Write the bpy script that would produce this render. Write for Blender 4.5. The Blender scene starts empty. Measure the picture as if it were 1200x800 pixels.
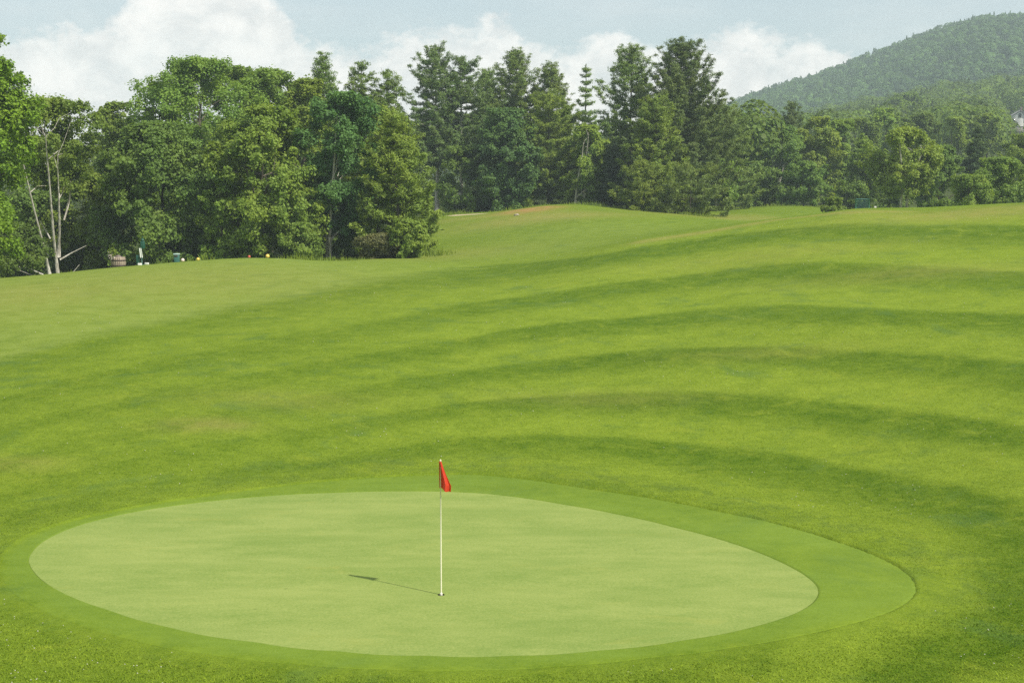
import bpy, bmesh, math, random
import numpy as np

# ------------------------------------------------------------------ camera, sky, sun, exposure
S = bpy.context.scene
C = S.collection
F = 1648.0                       # focal length in photograph pixels (1200 wide)
HZ = 225.0                       # horizon row
PITCH = math.atan((400.0 - HZ) / F)
CAMZ = 6.27
cam_d = bpy.data.cameras.new('camera')
cam = bpy.data.objects.new('camera', cam_d)
C.objects.link(cam)
cam_d.sensor_fit = 'HORIZONTAL'
cam_d.sensor_width = 36.0
cam_d.lens = 36.0 * F / 1200.0
cam_d.clip_start = 0.1
cam_d.clip_end = 20000
cam.location = (0, 0, CAMZ)
cam.rotation_euler = (math.pi / 2 - PITCH, 0, 0)
S.camera = cam

SUN_EL = math.radians(48.0)
SUN_AZ = math.atan2(1.37, -0.95)          # compass angle from +Y towards +X
SUN_DIR = np.array([math.cos(SUN_EL) * math.sin(SUN_AZ), math.cos(SUN_EL) * math.cos(SUN_AZ), math.sin(SUN_EL)])
EXPOSURE = 0.75
SKY_STRENGTH = 0.10
SUN_STRENGTH = 3.6
DENOISE = False

S.view_settings.view_transform = 'Standard'
S.view_settings.look = 'None'
S.view_settings.exposure = EXPOSURE
S.view_settings.gamma = 1.0
S.view_settings.use_curve_mapping = False
S.render.engine = 'CYCLES'
S.cycles.use_denoising = DENOISE
S.cycles.use_adaptive_sampling = False
S.cycles.max_bounces = 6
S.cycles.diffuse_bounces = 3
S.cycles.glossy_bounces = 2
S.cycles.transmission_bounces = 3
S.cycles.volume_bounces = 0
S.cycles.transparent_max_bounces = 8


class NT:
    """small node-tree writer"""
    def __init__(self, tree):
        self.t = tree
        self.n = tree.nodes
        self.l = tree.links

    def add(self, kind, **kw):
        nd = self.n.new(kind)
        for k, v in kw.items():
            setattr(nd, k, v)
        return nd

    def put(self, sock, v):
        if isinstance(v, bpy.types.NodeSocket):
            self.l.new(v, sock)
        elif isinstance(v, (tuple, list)) and len(v) == 3 and sock.type == 'RGBA':
            sock.default_value = (*v, 1)
        else:
            sock.default_value = v

    def math(self, op, a, b=None, c=None, clamp=False):
        nd = self.add('ShaderNodeMath', operation=op, use_clamp=clamp)
        self.put(nd.inputs[0], a)
        if b is not None:
            self.put(nd.inputs[1], b)
        if c is not None:
            self.put(nd.inputs[2], c)
        return nd.outputs[0]

    def mix(self, f, a, b, blend='MIX'):
        nd = self.add('ShaderNodeMix', data_type='RGBA', blend_type=blend)
        self.put(nd.inputs[0], f)
        self.put(nd.inputs[6], a)
        self.put(nd.inputs[7], b)
        return nd.outputs[2]

    def noise(self, vec, scale, detail=2.0, rough=0.5, dist=0.0):
        nd = self.add('ShaderNodeTexNoise')
        if vec is not None:
            self.l.new(vec, nd.inputs['Vector'])
        nd.inputs['Scale'].default_value = scale
        nd.inputs['Detail'].default_value = detail
        nd.inputs['Roughness'].default_value = rough
        nd.inputs['Distortion'].default_value = dist
        return nd.outputs['Fac']

    def ss(self, x, lo, hi, a=0.0, b=1.0):
        nd = self.add('ShaderNodeMapRange', interpolation_type='SMOOTHSTEP')
        self.put(nd.inputs['Value'], x)
        nd.inputs['From Min'].default_value = lo
        nd.inputs['From Max'].default_value = hi
        nd.inputs['To Min'].default_value = a
        nd.inputs['To Max'].default_value = b
        return nd.outputs[0]

    def attr(self, name):
        nd = self.add('ShaderNodeAttribute', attribute_type='GEOMETRY', attribute_name=name)
        return nd.outputs['Fac']


def build_world():
    w = bpy.data.worlds.new('World')
    S.world = w
    w.use_nodes = True
    T = NT(w.node_tree)
    T.n.clear()
    out = T.add('ShaderNodeOutputWorld')
    bg = T.add('ShaderNodeBackground')
    bg.inputs['Strength'].default_value = SKY_STRENGTH
    sky = T.add('ShaderNodeTexSky', sky_type='NISHITA', sun_disc=False)
    sky.sun_elevation = SUN_EL
    sky.sun_rotation = SUN_AZ
    sky.altitude = 200
    sky.air_density = 1.0
    sky.dust_density = 2.0
    sky.ozone_density = 1.5
    tc = T.add('ShaderNodeTexCoord')
    sep = T.add('ShaderNodeSeparateXYZ')
    T.l.new(tc.outputs['Generated'], sep.inputs[0])
    az = T.math('ARCTAN2', sep.outputs[0], sep.outputs[1])
    el = T.math('ARCSINE', sep.outputs[2])
    cmb = T.add('ShaderNodeCombineXYZ')
    T.put(cmb.inputs[0], az)
    T.put(cmb.inputs[1], T.math('MULTIPLY', el, 1.35))
    P = cmb.outputs[0]
    # wobble of the cloud tops
    n1 = T.noise(P, 22.0, 6.0, 0.58)
    n2 = T.noise(P, 75.0, 6.0, 0.62)
    wob = T.math('ADD', T.math('MULTIPLY', T.math('SUBTRACT', n1, 0.5), 0.050), T.math('MULTIPLY', T.math('SUBTRACT', n2, 0.5), 0.034))
    # top line of the cumulus bank as a curve of azimuth (-0.4 .. 0.4 rad)
    fc = T.add('ShaderNodeFloatCurve')
    T.put(fc.inputs['Value'], T.math('MULTIPLY_ADD', az, 1.25, 0.5, clamp=True))
    pts = [(-150, 60), (0, 52), (60, 40), (110, 36), (150, 12), (190, -18), (300, -22), (335, 10), (365, 45), (410, 56), (470, 44), (530, 32),
           (590, 22), (615, 44), (680, 52), (720, 40), (780, 52), (850, 38), (905, 44), (985, 66), (1030, 90), (1200, 100), (1350, 60)]
    cv = fc.mapping.curves[0]
    seq = []
    for px, py in pts:
        a = math.atan((px - 600) / F)
        seq.append((a * 1.25 + 0.5, (225.0 - py) / F * 5.0))
    seq = [(0.0, 0.5)] + seq + [(1.0, 0.5)]
    cv.points[0].location = seq[0]
    cv.points[1].location = seq[-1]
    for x, y in seq[1:-1]:
        cv.points.new(x, y)
    fc.mapping.update()
    top = T.math('MULTIPLY', fc.outputs[0], 0.2)
    d = T.math('ADD', T.math('SUBTRACT', top, el), wob)          # depth below the cloud top
    edge = T.ss(d, -0.002, 0.016)
    low = T.ss(d, 0.045, 0.125, 1.0, 0.45)                       # bank thins towards its base
    n3 = T.noise(P, 15.0, 6.0, 0.6)
    body = T.ss(n3, 0.22, 0.52, 0.6, 1.0)
    mask = T.math('MULTIPLY', T.math('MULTIPLY', edge, low), body)
    # thin veil elsewhere
    cm2 = T.add('ShaderNodeCombineXYZ')
    T.put(cm2.inputs[0], T.math('MULTIPLY', az, 0.5))
    T.put(cm2.inputs[1], T.math('MULTIPLY', el, 2.5))
    veil = T.ss(T.noise(cm2.outputs[0], 9.0, 5.0, 0.55), 0.35, 0.8, 0.0, 0.3)
    mask = T.math('MAXIMUM', mask, veil)
    # lumps inside the cloud: lit tops, greyer folds
    lump = T.noise(P, 34.0, 6.0, 0.62, 0.3)
    ccol = T.mix(T.ss(lump, 0.3, 0.66), (5.6, 5.5, 5.4), (7.7, 7.3, 6.9))
    base = T.mix(0.62, sky.outputs[0], (3.95, 4.45, 4.45))             # summer haze in the blue
    col = T.mix(mask, base, ccol)
    T.l.new(col, bg.inputs['Color'])
    T.l.new(bg.outputs[0], out.inputs['Surface'])


build_world()

sun_d = bpy.data.lights.new('sun', 'SUN')
sun_d.energy = SUN_STRENGTH
sun_d.angle = math.radians(0.9)
sun_d.color = (1.0, 0.95, 0.86)
sun = bpy.data.objects.new('sun', sun_d)
C.objects.link(sun)
sun.location = (40, -30, 60)
from mathutils import Vector
sun.rotation_euler = Vector(SUN_DIR).to_track_quat('Z', 'Y').to_euler()

rng = np.random.default_rng(7)
CP, SP = math.cos(PITCH), math.sin(PITCH)


def ray(px, py):
    u = (px - 600.0) / F
    v = (400.0 - py) / F
    d = np.array([u, v * SP + CP, v * CP - SP])
    return d / d[1]


def at(px, py, D):
    """a point of the photograph at forward distance D"""
    return np.array([0, 0, CAMZ]) + ray(px, py) * D


# ------------------------------------------------------------------ object helpers
def tag(o, label=None, cat=None, group=None, kind=None):
    if label:
        o['label'] = label
    if cat:
        o['category'] = cat
    if group:
        o['group'] = group
    if kind:
        o['kind'] = kind
    return o


def empty(name, loc, rz=0.0):
    o = bpy.data.objects.new(name, None)
    o.empty_display_size = 0.3
    C.objects.link(o)
    o.location = loc
    o.rotation_euler = (0, 0, rz)
    return o


def np_mesh(name, verts, faces, smooth=False):
    """faces: (n,k) int array or a list of such arrays"""
    if not isinstance(faces, list):
        faces = [faces]
    faces = [np.asarray(f, dtype=np.int32) for f in faces if len(f)]
    me = bpy.data.meshes.new(name)
    verts = np.asarray(verts, dtype=np.float32)
    me.vertices.add(len(verts))
    me.vertices.foreach_set('co', verts.ravel())
    nl = sum(f.size for f in faces)
    npoly = sum(len(f) for f in faces)
    me.loops.add(nl)
    me.polygons.add(npoly)
    me.loops.foreach_set('vertex_index', np.concatenate([f.ravel() for f in faces]))
    tot = np.concatenate([np.full(len(f), f.shape[1], dtype=np.int32) for f in faces])
    start = np.concatenate([[0], np.cumsum(tot)[:-1]]).astype(np.int32)
    me.polygons.foreach_set('loop_start', start)
    me.polygons.foreach_set('loop_total', tot)
    me.update(calc_edges=True)
    if smooth:
        me.polygons.foreach_set('use_smooth', np.ones(npoly, dtype=bool))
    return me


def link(name, me, mat, parent=None):
    o = bpy.data.objects.new(name, me)
    C.objects.link(o)
    if mat is not None and len(me.materials) == 0:
        me.materials.append(mat)
    if parent is not None:
        o.parent = parent
    return o


class MB:
    """collects shapes into one mesh"""
    def __init__(self):
        self.v = []
        self.f4 = []
        self.f3 = []
        self.n = 0

    def raw(self, v, f):
        v = np.asarray(v, float)
        f = np.asarray(f, int)
        (self.f4 if f.shape[1] == 4 else self.f3).append(f + self.n)
        self.v.append(v)
        self.n += len(v)

    def tube(self, pts, rad, seg=7, cap=True):
        pts = np.asarray(pts, float)
        k = len(pts)
        rad = np.broadcast_to(np.asarray(rad, float), (k,))
        d = np.gradient(pts, axis=0)
        d /= np.linalg.norm(d, axis=1)[:, None] + 1e-9
        ref = np.array([0.0, 0, 1]) if abs(d[0][2]) < 0.9 else np.array([1.0, 0, 0])
        a = np.cross(d, ref)
        a /= np.linalg.norm(a, axis=1)[:, None] + 1e-9
        b = np.cross(d, a)
        th = np.linspace(0, 2 * np.pi, seg, endpoint=False)
        ring = np.cos(th)[None, :, None] * a[:, None, :] + np.sin(th)[None, :, None] * b[:, None, :]
        v = (pts[:, None, :] + ring * rad[:, None, None]).reshape(-1, 3)
        i = np.arange(k - 1)[:, None] * seg
        j = np.arange(seg)[None, :]
        j2 = (j + 1) % seg
        f = np.stack([i + j, i + j2, i + seg + j2, i + seg + j], -1).reshape(-1, 4)
        self.raw(v, f)
        if cap:
            for row, flip in ((0, False), (k - 1, True)):
                base = self.n - len(v) + row * seg
                self.v.append(pts[row][None])
                idx = self.n
                self.n += 1
                t = np.stack([np.full(seg, idx), base + np.arange(seg), base + (np.arange(seg) + 1) % seg], -1)
                self.f3.append(t[:, ::-1] if flip else t)
        return self

    def lathe(self, prof, seg=24, origin=(0, 0, 0)):
        prof = np.asarray(prof, float)
        th = np.linspace(0, 2 * np.pi, seg, endpoint=False)
        v = np.stack([prof[:, 0][:, None] * np.cos(th), prof[:, 0][:, None] * np.sin(th), np.repeat(prof[:, 1][:, None], seg, 1)], -1).reshape(-1, 3) + np.asarray(origin)
        k = len(prof)
        i = np.arange(k - 1)[:, None] * seg
        j = np.arange(seg)[None, :]
        j2 = (j + 1) % seg
        self.raw(v, np.stack([i + j, i + j2, i + seg + j2, i + seg + j], -1).reshape(-1, 4))
        return self

    def box(self, c, s, rz=0.0, bev=0.0):
        bm = bmesh.new()
        bmesh.ops.create_cube(bm, size=1.0)
        for v in bm.verts:
            v.co.x *= s[0]
            v.co.y *= s[1]
            v.co.z *= s[2]
        if bev > 0:
            bmesh.ops.bevel(bm, geom=list(bm.edges), offset=bev, segments=2, profile=0.5, affect='EDGES')
        bmesh.ops.triangulate(bm, faces=bm.faces)
        bm.verts.index_update()
        V = np.array([v.co[:] for v in bm.verts])
        f = np.array([[v.index for v in fc.verts] for fc in bm.faces])
        bm.free()
        cz, sz = math.cos(rz), math.sin(rz)
        V = np.stack([V[:, 0] * cz - V[:, 1] * sz, V[:, 0] * sz + V[:, 1] * cz, V[:, 2]], -1) + np.asarray(c)
        self.raw(V, f)
        return self

    def build(self, name, mat, parent=None, smooth=False):
        v = np.concatenate(self.v)
        fs = []
        if self.f4:
            fs.append(np.concatenate(self.f4))
        if self.f3:
            fs.append(np.concatenate(self.f3))
        return link(name, np_mesh(name, v, fs, smooth), mat, parent)


# ------------------------------------------------------------------ materials
def new_mat(name):
    m = bpy.data.materials.new(name)
    m.use_nodes = True
    T = NT(m.node_tree)
    T.n.clear()
    out = T.add('ShaderNodeOutputMaterial')
    return m, T, out


def principled(T, out, col, rough=0.6, spec=0.3, metal=0.0, normal=None):
    p = T.add('ShaderNodeBsdfPrincipled')
    T.put(p.inputs['Base Color'], col)
    T.put(p.inputs['Roughness'], rough)
    p.inputs['Specular IOR Level'].default_value = spec
    p.inputs['Metallic'].default_value = metal
    if normal is not None:
        T.l.new(normal, p.inputs['Normal'])
    T.l.new(p.outputs[0], out.inputs['Surface'])
    return p


def plain(name, col, rough=0.6, spec=0.3, metal=0.0, var=0.25, scale=6.0):
    m, T, out = new_mat(name)
    tc = T.add('ShaderNodeTexCoord')
    n = T.noise(tc.outputs['Object'], scale, 5.0, 0.6)
    c2 = tuple(c * (1 - var) for c in col)
    c = T.mix(T.ss(n, 0.3, 0.7), c2, col)
    principled(T, out, c, rough, spec, metal)
    return m


def leaf_mat(name, col, tip=None, trans=0.46, var=0.4, tint=False):
    m, T, out = new_mat(name)
    tip = tip or tuple(c * 1.4 for c in col)
    g = T.add('ShaderNodeNewGeometry')
    oi = T.add('ShaderNodeObjectInfo')
    r = g.outputs['Random Per Island']
    c = T.mix(T.math('POWER', r, 1.5), tuple(x * (1 - var * 0.6) for x in col), tip)
    tc = T.add('ShaderNodeTexCoord')
    big = T.noise(tc.outputs['Object'], 0.45, 3.0, 0.5)
    c = T.mix(T.ss(big, 0.35, 0.7, 0.0, 0.5), c, (tip[0] * 1.25, tip[1] * 1.05, tip[2] * 0.8))
    hsv = T.add('ShaderNodeHueSaturation')
    T.put(hsv.inputs['Hue'], T.math('MULTIPLY_ADD', oi.outputs['Random'], 0.016, 0.492))
    T.put(hsv.inputs['Value'], T.math('MULTIPLY_ADD', oi.outputs['Random'], 0.22, 0.89))
    T.put(hsv.inputs['Color'], c)
    col_o = hsv.outputs[0]
    if tint:
        col_o = T.mix(1.0, col_o, T.mix(T.attr('tint'), (0.55, 0.52, 0.62), (1.35, 1.3, 0.95)), 'MULTIPLY')
    p = T.add('ShaderNodeBsdfPrincipled')
    T.put(p.inputs['Base Color'], col_o)
    p.inputs['Roughness'].default_value = 0.55
    p.inputs['Specular IOR Level'].default_value = 0.2
    tr = T.add('ShaderNodeBsdfTranslucent')
    T.put(tr.inputs['Color'], T.mix(1.0, col_o, (1.15, 1.1, 0.55), 'MULTIPLY'))
    mx = T.add('ShaderNodeMixShader')
    mx.inputs[0].default_value = trans
    T.l.new(p.outputs[0], mx.inputs[1])
    T.l.new(tr.outputs[0], mx.inputs[2])
    T.l.new(mx.outputs[0], out.inputs['Surface'])
    return m


def bark_mat(name, col, dark):
    m, T, out = new_mat(name)
    tc = T.add('ShaderNodeTexCoord')
    mp = T.add('ShaderNodeMapping')
    mp.inputs['Scale'].default_value = (3, 3, 0.7)
    T.l.new(tc.outputs['Object'], mp.inputs[0])
    n = T.noise(mp.outputs[0], 3.0, 6.0, 0.65)
    c = T.mix(T.ss(n, 0.38, 0.66), dark, col)
    bp = T.add('ShaderNodeBump')
    bp.inputs['Strength'].default_value = 0.5
    bp.inputs['Distance'].default_value = 0.05
    T.l.new(n, bp.inputs['Height'])
    principled(T, out, c, 0.9, 0.15, normal=bp.outputs[0])
    return m


# ------------------------------------------------------------------ terrain height
GREEN_SLOPE = 0.022
HOLE_D = 21.5
HOLE_X = ray(517, 697)[0] * HOLE_D


def plane_z(y):
    return GREEN_SLOPE * (np.asarray(y) - HOLE_D)


def on_plane(px, py):
    d = ray(px, py)
    # CAMZ + d.z*t = GREEN_SLOPE*(t-HOLE_D)
    t = (CAMZ + GREEN_SLOPE * HOLE_D) / (GREEN_SLOPE - d[2])
    return np.array([d[0] * t, t])


CTRL = [  # px, py, D
    (1000, 246, 71), (1000, 290, 59.5), (1000, 350, 49), (1000, 430, 40), (1000, 520, 33.2), (1000, 600, 27.8),
    (1200, 240, 69), (1200, 290, 57), (1200, 350, 47.5), (1200, 430, 38.5), (1200, 520, 31.8), (1200, 600, 26.8), (1200, 690, 22.0), (1200, 790, 18.2),
    (800, 520, 33.5), (800, 430, 41), (800, 350, 52), (800, 300, 62), (1380, 236, 67), (1380, 350, 46), (1380, 520, 30.5), (1400, 690, 21.0),
    (600, 520, 33), (600, 430, 41.5), (600, 350, 54), (600, 315, 68), (600, 298, 80), (600, 270, 103),
    (400, 520, 32.5), (400, 430, 41), (400, 350, 55), (400, 307, 77),
    (250, 520, 32), (250, 430, 41), (250, 350, 56), (280, 303.5, 76), (330, 303.5, 77), (200, 309, 75),
    (120, 316, 73), (0, 327, 70), (0, 400, 46.5), (0, 500, 33.5), (0, 600, 26.6), (0, 700, 21.2), (0, 790, 18), (-200, 340, 68), (-200, 430, 42), (-200, 600, 26), (-200, 700, 21),
    (460, 305.5, 78), (500, 306, 79),
    (520, 275, 108), (512, 254, 126), (560, 250, 129), (592, 247.5, 130), (640, 240.5, 130), (682, 240.5, 128), (720, 246, 122), (765, 250, 118), (810, 254, 114),
    (700, 262, 100), (700, 290, 76), (745, 284, 68), (800, 276, 69), (860, 266, 71), (910, 258, 72), (960, 251.5, 73), (1060, 247.5, 71), (1130, 244, 70),
    (800, 268, 92), (850, 257, 118), (900, 252, 128), (840, 248.5, 145), (900, 243.5, 148), (950, 243.5, 148), (300, 790, 18.0), (600, 798, 17.6), (900, 798, 17.8)]
WORLD = [  # x, y, z : hidden or far ground
    (-31, 85, 0.1), (-40, 92, -0.3), (-25, 89, 0.7), (-18, 89, 1.3), (-13, 90, 1.6), (-9.5, 92, 2.0), (-40, 120, -0.6), (-20, 120, 0.8), (-60, 70, -0.2), (-60, 110, -0.6), (-12, 108, 1.8), (-36, 80, 0.4),
    (0, 140, 4.4), (10, 150, 4.3), (-8, 150, 4.0), (25, 130, 3.9), (40, 160, 4.2), (60, 160, 4.4), (30, 110, 4.0), (36, 95, 4.1), (50, 100, 4.1), (60, 85, 4.4),
    (30, 200, 5.0), (70, 200, 6.0), (0, 200, 5.0), (-60, 200, 3), (120, 200, 7),
    (70, 300, 11), (110, 300, 14), (40, 300, 8), (0, 300, 7), (-80, 300, 5), (165, 460, 28), (120, 460, 23), (80, 460, 15), (0, 460, 10), (-120, 460, 6),
    (220, 620, 46), (150, 620, 34), (80, 620, 20), (-100, 620, 10), (300, 460, 34),
    (400, 900, 50), (0, 900, 20), (-400, 900, 15), (600, 1400, 30), (-600, 1400, 20), (0, 1400, 20),
    (0, 0, 4.55), (0, 5, 4.0), (0, 10, 2.1), (6, 5, 4.0), (-6, 5, 4.0), (-5, 10, 1.9), (5, 10, 2.0), (0, 13.5, 0.75), (4, 13.5, 0.7), (-4, 13.5, 0.7), (0, -8, 5.0), (-9, -6, 5.0), (9, -6, 5.0), (10, 10, 2.2), (-10, 10, 1.7)]


def warp(x, y):
    yy = np.maximum(np.asarray(y, float), -9.0) + 14.0
    s = np.clip(np.asarray(x, float) / yy, -1.5, 1.5)
    return np.stack([s * 2.4, np.log(yy)], -1)


class RBF:
    def __init__(self, pts, val, lam=1e-4):
        self.p = pts
        n = len(pts)
        K = self.k(pts, pts) + lam * np.eye(n)
        P = np.concatenate([np.ones((n, 1)), pts], 1)
        A = np.zeros((n + 3, n + 3))
        A[:n, :n] = K
        A[:n, n:] = P
        A[n:, :n] = P.T
        self.w = np.linalg.solve(A, np.concatenate([val, np.zeros(3)]))

    def k(self, a, b):
        d2 = ((a[:, None, :] - b[None, :, :]) ** 2).sum(-1) + 1e-12
        return 0.5 * d2 * np.log(d2)

    def __call__(self, q):
        out = np.empty(len(q))
        for i in range(0, len(q), 20000):
            c = q[i:i + 20000]
            out[i:i + 20000] = self.k(c, self.p) @ self.w[:-3] + self.w[-3] + c @ self.w[-2:]
        return out


_pts = [at(*c) for c in CTRL] + [np.array(w, float) for w in WORLD]
_pts = np.array(_pts)
TERR = RBF(warp(_pts[:, 0], _pts[:, 1]), _pts[:, 2], 2e-4)

GREEN_PX = [(33, 655), (48, 636), (72, 623), (100, 613), (150, 601), (200, 593), (300, 582), (400, 577), (480, 575.5), (560, 577.5), (610, 583), (660, 591), (720, 602),
            (790, 618), (850, 634), (900, 652), (940, 672), (957, 686), (959, 696), (950, 708), (930, 719), (880, 735), (800, 750), (700, 762), (600, 768), (500, 768),
            (400, 763), (300, 752), (200, 735), (130, 715), (80, 697), (45, 675)]
COLLAR_PX = [(2, 672), (8, 648), (30, 630), (80, 612), (150, 597), (200, 588), (300, 574), (400, 563), (500, 557), (560, 556.5), (600, 560), (650, 567), (700, 575), (750, 582), (800, 591), (850, 601), (900, 611.5),
             (950, 625), (990, 638), (1025, 651), (1050, 663), (1066, 675), (1074, 688), (1072, 697), (1062, 707), (1040, 718), (1000, 730), (940, 744), (860, 758), (760, 770), (660, 780), (560, 785),
             (450, 784), (350, 778), (250, 767), (150, 748), (90, 731), (40, 710), (12, 692)]
NTH = 900
TH = np.linspace(0, 2 * np.pi, NTH, endpoint=False)


def outline(pxs):
    p = np.array([on_plane(*q) for q in pxs]) - np.array([HOLE_X, HOLE_D])
    th = np.arctan2(p[:, 1], p[:, 0]) % (2 * np.pi)
    r = np.hypot(p[:, 0], p[:, 1])
    o = np.argsort(th)
    th, r = th[o], r[o]
    r = np.interp(TH, np.concatenate([th - 2 * np.pi, th, th + 2 * np.pi]), np.tile(r, 3))
    k = np.exp(-0.5 * (np.arange(-30, 31) / 4.0) ** 2)
    k /= k.sum()
    return np.convolve(np.concatenate([r[-30:], r, r[:30]]), k, 'valid')


R_GREEN = outline(GREEN_PX)
R_COLLAR = outline(COLLAR_PX)


def rho(x, y):
    dx, dy = np.asarray(x, float) - HOLE_X, np.asarray(y, float) - HOLE_D
    th = np.arctan2(dy, dx) % (2 * np.pi)
    rc = np.interp(th, np.append(TH, 2 * np.pi), np.append(R_COLLAR, R_COLLAR[0]))
    return np.hypot(dx, dy) / rc


def undul(x, y):
    return 0.05 * np.sin(x * 0.31 + 1.3) * np.sin(y * 0.27) + 0.03 * np.sin(x * 0.73 + y * 0.41)


def hgt(x, y):
    x = np.atleast_1d(np.asarray(x, float))
    y = np.atleast_1d(np.asarray(y, float))
    t = TERR(warp(x, y)) + undul(x, y) * (1 - 0.75 * np.clip((y - 55) / 12, 0, 1))
    q = rho(x, y)
    w = np.clip((q - 1.0) / 0.55, 0, 1)
    w = w * w * (3 - 2 * w)
    return plane_z(y) * (1 - w) + t * w


def hgt1(x, y):
    return float(hgt([x], [y])[0])


def hit(px, py, d0=14.0, d1=260.0):
    """where the sight line meets the ground"""
    D = np.exp(np.linspace(math.log(d0), math.log(d1), 900))
    r = ray(px, py)
    z = CAMZ + r[2] * D
    g = hgt(r[0] * D, D)
    k = np.argmax(z < g)
    if not (z < g).any():
        k = len(D) - 1
    return np.array([r[0] * D[k], D[k], g[k]])


# ------------------------------------------------------------------ mowing bands
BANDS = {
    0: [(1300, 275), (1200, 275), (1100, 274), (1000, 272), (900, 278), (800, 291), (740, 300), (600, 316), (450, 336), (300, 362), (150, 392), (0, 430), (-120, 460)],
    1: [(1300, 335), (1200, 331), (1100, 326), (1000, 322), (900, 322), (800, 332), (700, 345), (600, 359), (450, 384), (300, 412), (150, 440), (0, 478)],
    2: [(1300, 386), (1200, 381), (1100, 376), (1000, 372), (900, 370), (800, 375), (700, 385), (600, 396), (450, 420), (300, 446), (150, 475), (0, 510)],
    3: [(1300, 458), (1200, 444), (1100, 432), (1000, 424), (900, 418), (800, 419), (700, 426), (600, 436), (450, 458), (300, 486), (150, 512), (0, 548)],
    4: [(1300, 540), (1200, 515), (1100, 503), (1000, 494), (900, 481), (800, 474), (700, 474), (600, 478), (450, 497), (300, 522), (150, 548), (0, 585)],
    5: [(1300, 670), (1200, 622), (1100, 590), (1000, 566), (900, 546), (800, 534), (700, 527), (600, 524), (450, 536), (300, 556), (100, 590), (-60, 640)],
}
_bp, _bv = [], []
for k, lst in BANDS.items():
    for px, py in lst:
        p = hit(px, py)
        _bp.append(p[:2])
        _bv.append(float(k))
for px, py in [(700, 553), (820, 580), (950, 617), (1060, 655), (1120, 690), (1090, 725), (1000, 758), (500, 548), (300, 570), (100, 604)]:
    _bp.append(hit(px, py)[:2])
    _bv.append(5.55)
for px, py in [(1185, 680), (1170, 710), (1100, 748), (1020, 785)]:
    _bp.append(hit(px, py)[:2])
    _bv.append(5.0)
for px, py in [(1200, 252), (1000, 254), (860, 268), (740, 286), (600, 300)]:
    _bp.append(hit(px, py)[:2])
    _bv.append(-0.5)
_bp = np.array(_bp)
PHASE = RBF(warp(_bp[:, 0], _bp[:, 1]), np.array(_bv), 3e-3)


def blob(x, y, cx, cy, rx, ry):
    return np.exp(-(((x - cx) / rx) ** 2 + ((y - cy) / ry) ** 2))


DRY = [(245, 500, 1.1, 0.7, 0.6), (1150, 250, 6, 2.5, 0.7), (20, 545, 1.0, 0.6, 0.4), (1080, 320, 5, 1.6, 0.3), (700, 470, 3, 1.0, 0.25), (640, 255, 7, 5, 0.8), (560, 255, 6, 3, 0.5), (40, 345, 4, 6, 0.4), (200, 330, 8, 8, 0.3),
       (520, 300, 5, 6, 0.35), (850, 256, 8, 8, 0.6), (900, 300, 6, 2, 0.25), (330, 470, 2.5, 1.2, 0.25), (900, 415, 3, 1.0, 0.2)]
DRYP = [(hit(a, b), rx, ry, w) for a, b, rx, ry, w in DRY]
PALE = [(hit(a, b), rx, ry, w) for a, b, rx, ry, w in [(620, 292, 7, 9, 0.6), (690, 272, 8, 10, 0.6), (560, 270, 8, 10, 0.35)]]
RIDGE = np.array([hit(px, py)[:2] for px, py in [(755, 284), (800, 277), (850, 269), (900, 260), (950, 254), (1000, 250), (1060, 249)]])
DIRT = [(hit(618, 246.5), 2.3, 4.2), (hit(638, 243.5), 1.7, 2.6)]
SAND = [(hit(540, 252.5), 1.9, 1.6), (hit(560, 251.5), 1.2, 1.0)]


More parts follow.
